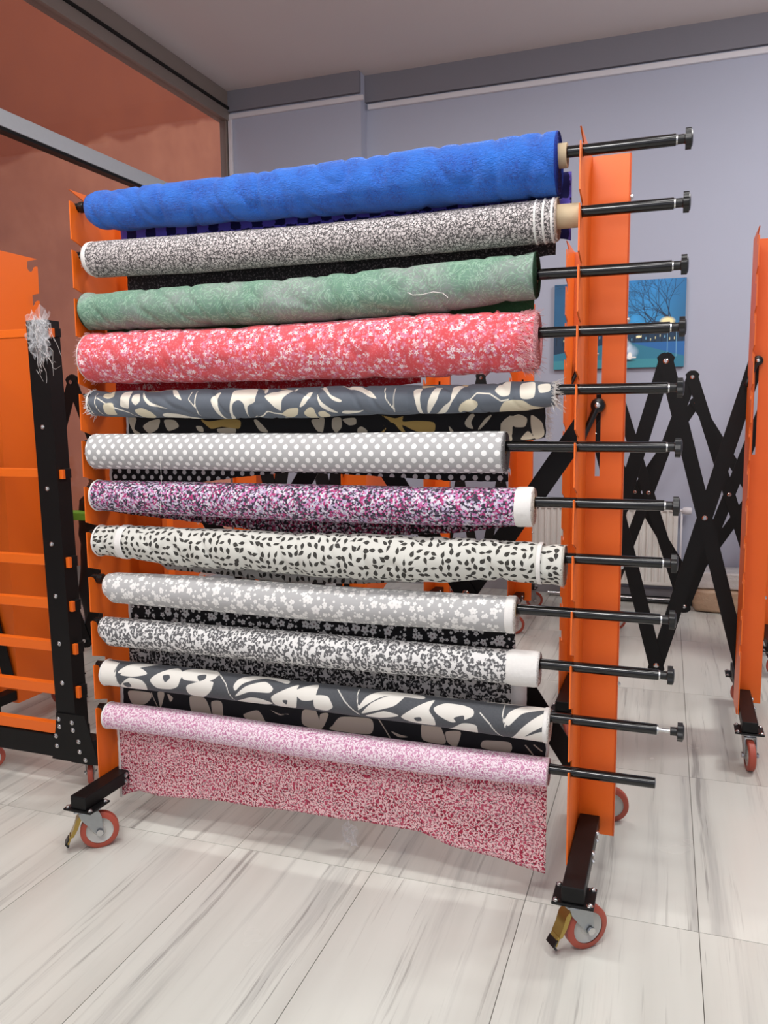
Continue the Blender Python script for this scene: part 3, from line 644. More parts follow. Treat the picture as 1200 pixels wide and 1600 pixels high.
ROLL = {  # (x, top, bottom) in pixels of the photograph
 1: [(146, 303, 352), (158, 297, 360), (200, 294, 361), (350, 275, 350), (500, 255, 340), (690, 229, 325), (872, 204, 307)],
 2: [(142, 380, 430), (152, 377, 434), (300, 366, 427), (500, 350, 411), (700, 329, 395), (870, 309, 378)],
 3: [(126, 464, 506), (136, 457, 516), (200, 454, 516), (350, 443, 510), (500, 432, 503), (700, 410, 488), (838, 392, 467)],
 4: [(136, 528, 588), (148, 520, 598), (200, 517, 600), (350, 512, 597), (500, 504, 594), (640, 492, 590), (680, 490, 590), (770, 488, 584), (840, 487, 578)],
 5: [(134, 615, 644), (150, 610, 650), (220, 610, 653), (350, 609, 655), (500, 604, 652), (640, 602, 647), (760, 599, 644), (830, 595, 642), (868, 598, 634)],
 6: [(134, 683, 727), (146, 678, 732), (300, 677, 734), (500, 677, 738), (650, 675, 739), (789, 674, 739)],
 7: [(134, 755, 793), (145, 750, 797), (300, 753, 806), (500, 757, 815), (700, 761, 821), (834, 762, 822)],
 8: [(137, 824, 863), (150, 821, 867), (205, 822, 872), (300, 824, 886), (500, 831, 901), (620, 836, 908), (690, 839, 910), (750, 842, 904), (800, 845, 908), (881, 851, 917)],
 9: [(173, 899, 937), (182, 894, 942), (300, 899, 952), (500, 914, 970), (806, 932, 989)],
 10: [(164, 970, 1004), (176, 965, 1010), (300, 974, 1021), (500, 990, 1043), (700, 1007, 1059), (842, 1019, 1073)],
 11: [(148, 1034, 1063), (158, 1030, 1070), (300, 1044, 1086), (500, 1069, 1112), (700, 1091, 1138), (858, 1107, 1160)],
 12: [(148, 1101, 1132), (160, 1097, 1138), (300, 1112, 1155), (500, 1144, 1190), (700, 1166, 1212), (856, 1184, 1229)],
}
# hanging tail: (left x, right x, [(x, bottom y) ...])
FLAP = {
 1: (190, 892, [(190, 385), (500, 365), (800, 352), (840, 365), (892, 376)]),
 2: (200, 868, [(200, 470), (500, 440), (868, 398)]),
 3: (150, 835, [(150, 522), (500, 520), (700, 500), (835, 488)]),
 4: (183, 657, [(183, 640), (400, 640), (560, 610), (657, 598)]),
 5: (200, 852, [(200, 690), (500, 700), (700, 690), (790, 695), (852, 684)]),
 6: (174, 794, [(174, 757), (300, 756), (370, 746), (450, 738), (520, 740), (620, 746), (700, 751), (794, 753)]),
 7: (150, 822, [(150, 795), (200, 803), (300, 815), (420, 832), (600, 837), (720, 832), (822, 819)]),
 8: (246, 700, [(246, 878), (262, 890), (330, 896), (440, 910), (560, 912), (700, 908)]),
 9: (205, 805, [(205, 1010), (500, 1020), (805, 1035)]),
 10: (205, 822, [(205, 1085), (500, 1095), (822, 1122)]),
 11: (192, 856, [(192, 1150), (500, 1180), (856, 1215)]),
 12: (188, 855, [(188, 1245), (200, 1240), (218, 1236), (245, 1243), (300, 1247), (420, 1263), (500, 1273), (600, 1290), (660, 1299), (700, 1320), (770, 1338), (852, 1365)]),
}
BANDL = {2: [(142, 150)], 4: [(134, 140)], 5: [(134, 146)], 7: [(134, 149)], 8: [(137, 156), (193, 204)], 10: [], 11: [(148, 160)], 12: [(148, 163)]}
BANDR = {7: [(808, 834)], 8: [(842, 849)], 9: [(793, 806)], 10: [(795, 842)], 11: [(851, 858)], 2: [(838, 840), (851, 853), (864, 868)]}
LUMP = {1: .0055, 2: .001, 3: .0045, 4: .004, 5: .004, 6: .0012, 7: .0012, 8: .0055, 9: .0006, 10: .0012, 11: .0008, 12: .001}
CAPC = {1: (16, 50, 150), 2: (196, 176, 160), 3: (10, 54, 28), 4: (236, 170, 176), 5: (222, 218, 212), 6: (130, 130, 130), 7: (226, 218, 206), 8: (205, 202, 190), 9: (222, 216, 208), 10: (226, 225, 222), 11: (224, 222, 216), 12: (216, 190, 198)}
LABEL = {
 1: 'bright blue crepe fabric roll with crinkled surface, topmost on the orange rack', 2: 'black and white vine print fabric roll with a bare cardboard core sticking out',
 3: 'sage green paisley fabric roll with dark green end', 4: 'thick coral red fabric roll with white flowers and a frayed end',
 5: 'slate grey fabric roll with large cream abstract shapes and frayed ends', 6: 'grey fabric roll with white polka dots',
 7: 'purple and magenta ditsy flower fabric roll with white selvages', 8: 'lumpy cream fabric roll with small black leaves', 9: 'light grey fabric roll with white five-petal blossoms',
 10: 'grey and white leopard print fabric roll with broad white band at right', 11: 'charcoal fabric roll with large white magnolia flowers and leaves', 12: 'pink squiggle print fabric roll with a long crimson tail, lowest on rack'}
def ELEV(i): return math.atan2(CAM[2]-zr(i), YR-CAM[1]+.35)
PROF = {}
for i, L in ROLL.items():
    xs = []; zc = []; rr = []
    for x, t, b in L:
        A = at(x, t, 'Y', YR); B = at(x, b, 'Y', YR); xs.append((A[0]+B[0])/2); zc.append((A[2]+B[2])/2); rr.append((A[2]-B[2])/2*math.cos(ELEV(i)))
    # ends must fit between the side plates
    ro_, ci_ = (.031, .0225) if i in (1, 2) else (.0200, .0172)
    zc_ = zr(i)-(ci_-.0145); zc = [zc_+max(-(r-ro_-.003), min(r-ro_-.003, z-zc_)) for z, r in zip(zc, rr)]
    o = np.argsort(xs); PROF[i] = (np.array(xs)[o], np.array(zc)[o], np.array(rr)[o])
def px2X(i, x): 
    # pixel column to X along the roll axis
    L = ROLL[i]; return at(x, np.interp(x, [q[0] for q in L], [(q[1]+q[2])/2 for q in L]), 'Y', YR)[0]
def roll_uv(i, P):
    out = []
    L = ROLL[i]; xx = [q[0] for q in L]
    for x, y in P:
        t = np.interp(x, xx, [q[1] for q in L]); b = np.interp(x, xx, [q[2] for q in L]); X = px2X(i, x)
        s = np.clip(1-2*(y-t)/(b-t), -1, 1); r = np.interp(X, PROF[i][0], PROF[i][2])
        out.append((X, (math.asin(s)+ELEV(i))*r))
    return np.array(out)
XCLAMP = (.02, W-.012)
def fnoise(x, y, z=0.0): return noise.noise(Vector((x, y, z)))
def cloth_grid(name, G, mat, parent, uvs, attrs=None, closed=False, smooth=True, kind=None, thick=0.0):
    """G: rows x cols x 3 array of points"""
    R, C = G.shape[:2]; V = G.reshape(-1, 3)
    idx = np.arange(R*C).reshape(R, C)
    if closed:
        a = idx[:-1]; b = idx[1:]; q = np.stack([a, np.roll(a, -1, 1), np.roll(b, -1, 1), b], -1)
    else: q = np.stack([idx[:-1, :-1], idx[:-1, 1:], idx[1:, 1:], idx[1:, :-1]], -1)
    q = q.reshape(-1, 4)
    me = bpy.data.meshes.new(name); me.from_pydata(V.tolist(), [], q.tolist()); me.materials.append(mat)
    ul = me.uv_layers.new(name='UVMap'); U = uvs.reshape(-1, 2)
    lu = U[q.reshape(-1)].copy()
    if closed:
        # keep the seam column continuous
        per = closed; l4 = lu.reshape(-1, 4, 2); d = l4[:, :, 1].max(1)-l4[:, :, 1].min(1) > per/2
        v = l4[:, :, 1]; l4[:, :, 1] = np.where(d[:, None] & (v < 0), v+per, v); lu = l4.reshape(-1, 2)
    ul.data.foreach_set('uv', lu.astype(np.float32).reshape(-1))
    for k, a in (attrs or {}).items():
        at_ = me.attributes.new(k, 'FLOAT', 'POINT'); at_.data.foreach_set('value', np.asarray(a, np.float32))
    for p in me.polygons: p.use_smooth = smooth
    o = link(name, me, parent)
    if thick:
        md = o.modifiers.new('thickness', 'SOLIDIFY'); md.thickness = thick; md.offset = 0
    if kind: o['kind'] = kind
    return o
def frays(name, parent, centers, mat, ln, r=.0005, seed=0, out=(1, 0, 0)):
    q = random.Random(seed); bm = bmesh.new()
    for c, n in centers:
        d = Vector(out)*q.uniform(.5, 1)+Vector(n)*q.uniform(-.1, .6)+Vector((q.uniform(-.2, .2), q.uniform(-.3, .3), q.uniform(-.5, .2)))
        L = ln*q.uniform(.35, 1); p = Vector(c); b = Vector((q.uniform(-.3, .3), q.uniform(-.3, .3), q.uniform(-.8, .2)))
        tube_path(bm, [p, p+d*L*.5, p+d*L+b*L*.4], r, 3, 0, .6)
    o = obj(name, bm, mat, parent); o['kind'] = 'stuff'; return o
def make_roll(i):
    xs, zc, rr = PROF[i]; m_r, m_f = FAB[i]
    X0, X1 = max(xs[0], XCLAMP[0]), min(xs[-1], XCLAMP[1])
    zrod = zr(i); ci = .0225 if i in (1, 2) else .0172; cz = zrod-(ci-RR)
    root = empty('fabric_roll', (0, 0, 0)); tag(root, LABEL[i], 'fabric roll', 'fabric rolls on the orange rack')
    fine = i in (5, 11)
    dxs = .0045 if fine else .007; n = 96 if fine else 64
    K_ = max(int((X1-X0)/dxs), 10)
    Xs = np.linspace(X0, X1, K_+1); rm = float(np.mean(rr)); lump = LUMP[i]
    if i == 4: X768, X690 = px2X(4, 770), px2X(4, 694)
    th = np.linspace(-PI, PI, n, endpoint=False)   # 0 = towards the camera (-Y), + = up
    G = np.zeros((K_+1, n, 3)); U = np.zeros((K_+1, n, 2))
    for a, X in enumerate(Xs):
        z = np.interp(X, xs, zc); r = np.interp(X, xs, rr)
        e = min(X-X0, X1-X)
        for b, t in enumerate(th):
            h = 0.0
            if lump:
                # soft lumps plus pulled creases that run round the roll
                h = lump*(.8*fnoise(X*5+i*7, math.cos(t)*.9, math.sin(t)*.9)+.55*fnoise(X*16+i*3+.5*math.sin(t*1.3), math.cos(t)*.5, math.sin(t)*.5+i))
                if lump > .003:
                    cz2 = abs(fnoise(X*11+.25*t+i*5, t*.35, i*1.7)); h -= lump*1.25*max(0, .14-cz2)/.14
            if i == 4:
                xf = X-X768-.02*math.sin(t*1.2+.6); h += .007*math.exp(-(xf/.0035)**2)-.003*math.exp(-((xf-.008)/.004)**2)
                xf = X-X690-.06*(t*.6); h += .004*math.exp(-(xf/.003)**2)*(1 if abs(t) < 1.3 else 0)
            # one loose edge of cloth: step along the back of the top
            h += .0012 if -.35 < t-2.4 < .0 else 0
            R = r+h
            G[a, b] = (X, YR-R*math.cos(t), z+R*math.sin(t)); U[a, b] = (X, t*rm)
    attrs = None
    if i == 5:
        Q = U.reshape(-1, 2); pa = [catmull(roll_uv(5, p)) for p in R5]+[stroke(roll_uv(5, p), .0042) for p in R5S]
        # the print goes on round the back of the roll
        allp = pa+[p+[.07, -PI*rm] for p in pa]+[p+[-.06, PI*rm] for p in pa]
        pb = [catmull(roll_uv(5, p)) for p in R5B]; attrs = {'print_a': sdf(allp, Q), 'print_b': sdf(pb+[p+[.07, -PI*rm] for p in pb], Q)}
    if i == 11:
        Q = U.reshape(-1, 2); pa = [catmull(roll_uv(11, p)) for p in R11]+[stroke(roll_uv(11, p), .0042) for p in R11S]; ho = [catmull(roll_uv(11, p)) for p in R11H]
        A_ = sdf(pa+[p+[.09, -PI*rm] for p in pa]+[p+[-.07, PI*rm] for p in pa], Q); H_ = sdf(ho, Q)
        attrs = {'print_a': np.maximum(A_, -H_), 'print_b': np.ones(len(Q))}
    cloth_grid('wound_cloth', G, m_r, root, U, attrs, closed=2*PI*rm)
    # ends: wound layers, slightly uneven, in to the core
    cm = NB('roll_end_%d' % i, .9); cl = srgb(*CAPC[i]); p_ = cm.co(); cm.col(cm.mix(cm.step(cm.noise(p_, 260, 2), .5, .2), cl, tuple(x*.55 for x in cl[:3])+(1,)))
    q = random.Random(i)
    for X, s in ((X1, 1), (X0, -1)):
        z = np.interp(X, xs, zc); r = np.interp(X, xs, rr); m = 9; n2 = 48
        Gc = np.zeros((m*2, n2, 3))
        for k in range(m*2):
            f = k/(m*2-1); off = s*(.0035 if (k//1) % 2 else 0.0)*q.uniform(.5, 1.2)-s*.004*(1-f)*0
            for b in range(n2):
                t = 2*PI*b/n2; R = (1-f)*(r*.998)+f*(ci+.002)
                zz = (1-f)*z+f*cz
                Gc[k, b] = (X+off*(0 if k == 0 else 1), YR-R*math.cos(t), zz+R*math.sin(t))
        cloth_grid('wound_edge', Gc, cm.m, root, np.zeros((m*2, n2, 2)), None, closed=1.0, smooth=False)
    # cardboard core
    e1 = {1: .024, 2: .062, 7: .004, 9: .003, 8: .002}.get(i, .002); XC1 = min(X1+e1, W-.0055)
    bm = bmesh.new(); ro = {1: .031, 2: .031}.get(i, .0200); L = XC1-(X0-.004)
    if i in (1, 2): pass
    lathe(bm, [(0, ci), (0, ro), (L, ro), (L, ci), (0, ci)], (X0-.004, YR, cz), (X1, YR, cz), 28, 0, False); obj('core_tube', bm, M_CARD, root, smooth=40)
    # selvage bands
    for x0, x1 in BANDL.get(i, [])+BANDR.get(i, []):
        a0, a1 = px2X(i, x0), px2X(i, x1); a0 = max(a0, X0-.002); a1 = min(a1, X1+.002)
        if a1-a0 < .004: a1 = a0+.006
        m = 8; Gb = np.zeros((m+1, 64, 3))
        for a in range(m+1):
            X = a0+(a1-a0)*a/m; z = np.interp(X, xs, zc); r = np.interp(X, xs, rr)
            for b in range(64):
                t = 2*PI*b/64-PI; h = lump*(.8*fnoise(X*5+i*7, math.cos(t)*.9, math.sin(t)*.9)+.55*fnoise(X*16+i*3+.5*math.sin(t*1.3), math.cos(t)*.5, math.sin(t)*.5+i))
                R = r+h+.0022+.0012*fnoise(X*300, t*6, i)-(.002 if a in (0, m) else 0); Gb[a, b] = (X, YR-R*math.cos(t), z+R*math.sin(t))
        tag(cloth_grid('selvage', Gb, M_WHITE, root, np.zeros((m+1, 64, 2)), None, closed=1.0), 'white selvage band')
    # loose threads at the ends
    def ring(X, cnt, rs=1.0, sd=0):
        qq = random.Random(sd+i*13); z = np.interp(X, xs, zc); r = np.interp(X, xs, rr); out = []
        for k in range(cnt):
            t = qq.uniform(-PI, PI); R = r*rs*qq.uniform(.97, 1.01); out.append(((X-qq.uniform(0, .012), YR-R*math.cos(t), z+R*math.sin(t)), (0, -math.cos(t), math.sin(t))))
        return out
    FM = {4: plain('pink_thread', (238, 190, 192), .9, nz=.2), 5: M_WHITE}.get(i, M_WHITE)
    if i == 4:
        cs = []
        for k in range(10): cs += ring(X1-.004*k, 60, 1.012, k)
        frays('frayed_edge', root, cs, FM, .024, .0007, 4); frays('frayed_edge', root, ring(X0+.016, 110), FM, .016, .0005, 5, (-1, 0, 0))
    elif i == 5: frays('frayed_edge', root, ring(X1+.002, 160), FM, .03, .0007, 6); frays('frayed_edge', root, ring(X0+.012, 120), FM, .018, .0006, 7, (-1, 0, 0))
    elif i in (2, 8, 12, 6): frays('frayed_edge', root, ring(X1+.002, 70), FM, .009, .0004, 8); frays('frayed_edge', root, ring(X0+.01, 60), FM, .007, .0004, 9, (-1, 0, 0))
    # hanging tail behind
    xl, xr, bot = FLAP[i]
    rmx = float(rr.max()); rn = float(PROF[i+1][2].max()) if i < 12 else 0
    Yf = YR+max(rmx, rn)+.012 if i < 12 else YR+rmx*.55
    def fx(x, y): return at(x, y, 'Y', Yf)
    bx = np.array([fx(x, y)[0] for x, y in bot]); bz = np.array([fx(x, y)[2] for x, y in bot]); o = np.argsort(bx); bx, bz = bx[o], bz[o]
    Xa, Xb = max(bx[0], .006), min(bx[-1], W-.012)
    fine2 = i in (5, 11)
    nc = int((Xb-Xa)/(.005 if fine2 else .010)); Xg = np.linspace(Xa, Xb, nc+1)
    lmax = max(np.interp(X, xs, zc)-np.interp(X, bx, bz) for X in Xg); nr = max(int(lmax/(.005 if fine2 else .010)), 8)
    G = np.zeros((nr+1, nc+1, 3)); U = np.zeros((nr+1, nc+1, 2))
    for b, X in enumerate(Xg):
        zt = float(np.interp(X, xs, zc)); r = float(np.interp(X, xs, rr)); zb = float(np.interp(X, bx, bz))
        zb += .0025*fnoise(X*60, i)+.0012*fnoise(X*190, i+3)
        for a in range(nr+1):
            f = a/nr; zz = zt*(1-f)+zb*f
            ys = YR+math.sqrt(max(r*r-min(zt-zz, r)**2, 0))*1.0+.0035
            k = min((zt-zz)/.05, 1); k = k*k*(3-2*k)
            wv = (.004 if i != 12 else .009)*k*(fnoise(X*7+i*3, zz*2.0, i)+.5*fnoise(X*17, zz*3, i*2))
            yy = max(ys, YR+r*.9+.003)*(1-k)+Yf*k if i < 12 else (YR+r+.0035)*(1-k)+(Yf)*k
            xe = X
            if b in (0, nc): xe += .003*fnoise(zz*40, i+b)
            G[a, b] = (xe, yy+wv, zz); U[a, b] = (X, zz)
    attrs = None
    def fuv(P): return np.array([[fx(x, y)[0], fx(x, y)[2]] for x, y in P])
    if i == 5: attrs = {'print_a': sdf([catmull(fuv(p)) for p in F5], U.reshape(-1, 2)), 'print_b': sdf([catmull(fuv(p), 3) for p in F5B], U.reshape(-1, 2))}
    if i == 11: attrs = {'print_a': sdf([catmull(fuv(p)) for p in F11]+[stroke(fuv(p), .004) for p in F11S], U.reshape(-1, 2)), 'print_b': np.ones(U.size//2)}
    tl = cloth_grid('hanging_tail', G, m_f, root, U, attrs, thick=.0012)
    # white edges of the tail
    def edge(cols, w, lab):
        nrr = G.shape[0]; E = np.zeros((nrr, 3, 3)); 
        for a in range(nrr):
            p = G[a, cols]; s = 1 if cols == 0 else -1
            for c, dx in enumerate((-.0015*s, w*s*.5, w*s)): E[a, c] = (p[0]+dx, p[1]-.0022, p[2])
        tag(cloth_grid('tail_selvage', E, M_WHITE, root, np.zeros((nrr, 3, 2)), None, thick=.001), lab)
    if i in (12, 5, 9, 6): edge(0, .008, 'white selvage edge of the hanging cloth')
    if i in (11,): edge(0, .012, 'white selvage edge of the hanging cloth'); edge(-1, .008, 'white selvage edge of the hanging cloth')
    if i == 10: edge(-1, .045, 'broad white edge of the hanging cloth')
    if i == 5:
        q5 = random.Random(5); frays('frayed_edge', root, [((G[a, -1][0], G[a, -1][1], G[a, -1][2]), (0, -1, 0)) for a in range(G.shape[0]) for _ in range(7)], M_WHITE, .028, .0006, 11)
    return root
for i in range(1, 13): make_roll(i)

# ------------------------------------------------------------------ black post with orange rungs at the left
PX0, PX1, PY = -.30, -.185, .24
rr_ = empty('rung_rack', (0, 0, 0)); tag(rr_, 'black steel post rack with orange rungs standing at left edge', 'rack')
lean = .0
bm = bmesh.new()
zt = 1.79
# channel: face plate towards the camera and two side walls
def leanbox(bm, x0, x1, y0, y1, z0, z1, sh):
    vs = [bm.verts.new((x+sh*((z-z0)/(z1-z0)), y, z)) for z in (z0, z1) for x, y in ((x0, y0), (x1, y0), (x1, y1), (x0, y1))]
    for q in ((0, 3, 2, 1), (4, 5, 6, 7), (0, 1, 5, 4), (1, 2, 6, 5), (2, 3, 7, 6), (3, 0, 4, 7)): bm.faces.new([vs[k] for k in q])
A0 = at(92, 1165, 'Y', PY); A1 = at(40, 497, 'Y', PY); B0 = at(121, 1165, 'Y', PY); B1 = at(70, 497, 'Y', PY)
px0, px1, psh = A0[0], B0[0], A1[0]-A0[0]
zb0 = .20
leanbox(bm, px0, px1, PY, PY+.005, zb0, zt, psh); leanbox(bm, px0, px0+.005, PY+.005, PY+.07, zb0, zt, psh); leanbox(bm, px1-.005, px1, PY+.005, PY+.07, zb0, zt, psh)
obj('post', bm, M_BK, rr_)
def postx(z): return px0+psh*(z-zb0)/(zt-zb0)
bm = bmesh.new(); box(bm, (-.86, PY+.006, .112), (px1+.07, PY+.075, .2), 0, .003); obj('base_tube', bm, M_BK, rr_)
bm = bmesh.new(); prism(bm, [(px0-.03, .11), (px1+.095, .11), (px1+.095, .13), (px1+.045, .30), (px0, .30), (px0-.005, .24)], 'Y', PY-.006, PY); obj('gusset_plate', bm, M_BK, rr_)
for bx, bz in ((.012, .275), (.075, .268), (.014, .245), (.078, .238), (-.005, .205), (.102, .195), (-.003, .165), (.105, .155), (.13, .125)):
    link('bolt', ME_BOLT, rr_, (px0+bx, PY-.006, bz), (PI/2, 0, 0))
for bz in (1.40, 1.17, .96, .76, .575, .42): link('bolt', ME_BOLT, rr_, (postx(bz)+.04, PY, bz), (PI/2, 0, 0))
for z0, z1 in ((1.727, 1.762), (1.205, 1.243), (.869, .911), (.70, .742), (.532, .576), (.36, .408), (.199, .247)):
    zz0, zz1 = z0+.005, z1
    bm = bmesh.new(); box(bm, (-.86, PY+.012, zz0), (postx(z0)+.03, PY+.042, zz1), 0, .002); obj('rung', bm, M_OR, rr_)
    x = postx((z0+z1)/2)+(px1-px0)+.006
    if z0 > .25 or True:
        bm = bmesh.new(); box(bm, (x-.007, PY+.012, zz0-.004), (x+.010, PY+.026, zz1-.002), 0, .001); obj('rung_tab', bm, M_OR, rr_)
        bm = bmesh.new(); box(bm, (x-.007, PY+.026, zz0-.002), (x+.012, PY+.056, zz1), 0, .001); obj('slot_lip', bm, M_BK, rr_)
bm = bmesh.new(); box(bm, (-.85, PY-.004, .2), (-.74, PY+.07, zt)); obj('post', bm, M_BK, rr_)
for x, a in ((px1+.02, 2.2), (-.80, .5)):
    c = make_caster(rr_, x, PY+.04, a, False); c.scale = (.72, .72, .72)
    bm = bmesh.new(); box(bm, (-.05, -.045, .1072), (.05, .045, .1118)); obj('mounting_plate', bm, M_BK, rr_, (x, PY+.04, 0))
# shredded clear film on the post top
def film_mat():
    g = NB('clear_film', .12, spec=.8); g.col((.9, .92, .95, 1)); g.b.inputs['Alpha'].default_value = .2; return g.m
M_FILM = film_mat()
def crumple(name, c, sx, sy, sz, n, seed, mat, par=None):
    G = np.zeros((n+1, n+1, 3))
    for a in range(n+1):
        for b in range(n+1):
            u, v = a/n-.5, b/n-.5
            k = 1+.35*fnoise(u*5, v*5, seed)
            G[a, b] = (c[0]+sx*(u*k+.25*fnoise(u*6, v*6, seed+9)), c[1]+sy*fnoise(u*7+3, v*7, seed+1), c[2]+sz*(v*k+.25*fnoise(u*8, v*5, seed+4)))
    return cloth_grid(name, G, mat, par, np.zeros((n+1, n+1, 2)), None, smooth=False)
fm = empty('plastic_wrap', (0, 0, 0)); tag(fm, 'shredded clear plastic wrap caught on the black post top', 'plastic wrap')
tx = postx(1.74)
crumple('film', (tx+.078, PY-.03, 1.755), .10, .02, .11, 26, 3, M_FILM, fm); crumple('film', (tx+.085, PY-.03, 1.72), .075, .02, .16, 22, 8, M_FILM, fm)
q = random.Random(3); bm = bmesh.new()
for k in range(20):
    p = Vector((tx+.05+q.uniform(0, .085), PY-.03-q.uniform(0, .02), 1.72+q.uniform(-.08, .085))); pts = [p]
    for s in range(5): p = p+Vector((q.uniform(-.008, .02), q.uniform(-.008, .008), q.uniform(-.045, .012))); pts.append(p)
    tube_path(bm, pts, .0008, 3, 0, .5)
o = obj('film_strand', bm, plain('white_film_strand', (225, 225, 222), .3, nz=.1), fm); o['kind'] = 'stuff'

# ------------------------------------------------------------------ things along the back wall
# radiator
M_RAD = plain('white_radiator_enamel', (236, 234, 228), .35, nz=.06, nsc=8)
rx0, rx1, rz0, rz1, ry = .55, 1.855, .12, .725, YB-.10
rad = empty('radiator', (0, 0, 0)); tag(rad, 'white ribbed panel radiator on the back wall below the picture', 'radiator')
bm = bmesh.new(); N = 26; st = (rx1-rx0-.06)/N; pts = []
prof = []
for k in range(N):
    x = rx0+.03+k*st; prof += [(x, ry), (x+st*.28, ry), (x+st*.40, ry+.011), (x+st*.88, ry+.011)]
prof = [(rx0, ry+.004), (rx0+.012, ry)]+prof+[(rx1-.03, ry), (rx1-.012, ry), (rx1, ry+.004)]
A = [bm.verts.new((x, y, rz0+.03)) for x, y in prof]; B = [bm.verts.new((x, y, rz1-.03)) for x, y in prof]
for k in range(len(prof)-1): bm.faces.new((A[k], A[k+1], B[k+1], B[k]))
obj('front_panel', bm, M_RAD, rad)
bm = bmesh.new(); box(bm, (rx0, ry-.001, rz1-.032), (rx1, ry+.004, rz1-.006), 0, .001); box(bm, (rx0, ry-.001, rz0+.006), (rx1, ry+.004, rz0+.032), 0, .001); box(bm, (rx0, ry+.012, rz0), (rx1, ry+.06, rz1-.004)); obj('body', bm, M_RAD, rad)
bm = bmesh.new()
for k in range(52): x = rx0+.02+k*(rx1-rx0-.04)/51; box(bm, (x-.004, ry+.004, rz1-.006), (x+.004, ry+.06, rz1))
box(bm, (rx0, ry, rz1-.006), (rx1, ry+.006, rz1+.001)); box(bm, (rx0, ry+.056, rz1-.006), (rx1, ry+.062, rz1+.001)); obj('top_grille', bm, M_RAD, rad)
bm = bmesh.new(); lathe(bm, [(0, .012), (.03, .012), (.03, .02), (.05, .028), (.085, .027), (.095, .02)], (rx1, ry+.03, .70), (rx1+1, ry+.03, .70), 20); obj('thermostat_valve', bm, M_DUCT, rad, smooth=40)
bm = bmesh.new()
for x in (rx0+.2, rx1-.2): box(bm, (x-.02, ry+.06, rz0+.1), (x+.02, YB-.002, rz1-.1))
obj('wall_bracket', bm, M_RAD, rad)
bm = bmesh.new(); tube_path(bm, [(rx1+.025, ry+.03, .70), (rx1+.025, ry+.03, .4), (rx1+.025, ry+.03, .10), (rx1+.025, ry+.05, .0)], .008, 8); obj('pipe', bm, M_DUCT, rad, smooth=True)

# canvas picture: night street with bare trees (flat print on a stretched canvas)
cx0, cx1, cz0, cz1 = .905, 1.858, 1.768, 2.41
NXp, NZp = 300, 204
gx, gz = np.meshgrid(np.linspace(0, 1, NXp), np.linspace(0, 1, NZp)); asp = (cx1-cx0)/(cz1-cz0)
def lin(c): return np.array(srgb(*c)[:3])
img = np.zeros((NZp, NXp, 3)); hz = .33
nzv = np.array([[fnoise(x*9, z*9, 2.0) for x in np.linspace(0, 1.5, NXp)] for z in np.linspace(0, 1, NZp)])
sky = lin((58, 150, 200))*(1-gz[..., None])+lin((40, 118, 176))*gz[..., None]
img[:] = sky*(1+.25*nzv[..., None])
dark = np.clip((np.abs(gx-.62)-.12)*2.4+.15*nzv+(.12-(gz-.4)*.5), 0, .75)[..., None]; img = img*(1-dark)+lin((24, 58, 84))*dark
tl_ = gz < (.42+.05*nzv+.06*np.abs(gx-.55)); img[tl_] = lin((20, 48, 72))
def seg(p, q_, w, c):
    p = np.array(p); q_ = np.array(q_); e = (q_-p)*[asp, 1]; wx_ = (gx-p[0])*asp; wz_ = gz-p[1]
    t = np.clip((wx_*e[0]+wz_*e[1])/(e@e+1e-9), 0, 1); d = np.hypot(wx_-t*e[0], wz_-t*e[1]); m = np.clip((w-d)/.004+.5, 0, 1)[..., None]
    global img
    img = img*(1-m)+lin(c)*m
qb = random.Random(12)
def branch(p, a, L, w, dep):
    e = (p[0]+math.cos(a)*L/asp, p[1]+math.sin(a)*L); seg(p, e, w, (16, 38, 62))
    if dep:
        for s in (-1, 1): branch(e, a+s*qb.uniform(.25, .6)+qb.uniform(-.1, .1), L*qb.uniform(.65, .85), w*.62, dep-1)
for bx_, a0, L0 in ((1.0, 2.25, .25), (.93, 1.95, .22), (1.04, 2.6, .28), (.04, 1.0, .26), (.16, 1.2, .22), (-.04, .6, .28), (.80, 1.8, .17), (.72, 1.6, .12), (.30, 1.4, .16), (.98, 2.8, .3), (.42, 1.7, .12)): branch((bx_, .36), a0, L0, .0085, 6)
for x in np.linspace(.02, .98, 20):
    if .5 < x < .62: continue
    seg((x, .22+.12*abs(x-.55)), (x+.005, .40), .006, (14, 32, 50))
for x in np.linspace(.08, .96, 26): seg((x, .33+.02*math.sin(x*40)), (x, .35+.02*math.sin(x*40)), .004, (214, 210, 160) if int(x*60) % 3 else (120, 180, 210))
road = gz < np.clip(.30-.42*np.maximum(gx-.58, 0)-.25*np.maximum(.5-gx, 0), 0, 1); img[road] = lin((40, 108, 132))
walk = (~road) & (gz < .29) & (gx > .58); img[walk] = lin((34, 92, 150)); vg = (gz < .10) & (gx < .9); img[vg] = img[vg]*.6+lin((70, 150, 150))*.4
def blob(x, z, rx, rz, c, k=1.0):
    global img
    m = np.clip(1.3-((gx-x)/rx)**2-((gz-z)/rz)**2, 0, 1)[..., None]*k; img = img*(1-m)+lin(c)*m
blob(.87, .52, .055, .05, (236, 226, 170)); blob(.06, .44, .03, .03, (230, 200, 130)); blob(.66, .355, .02, .015, (240, 230, 180))
seg((.875, .12), (.872, .5), .003, (110, 160, 190)); seg((.94, .12), (.938, .42), .003, (110, 160, 190))
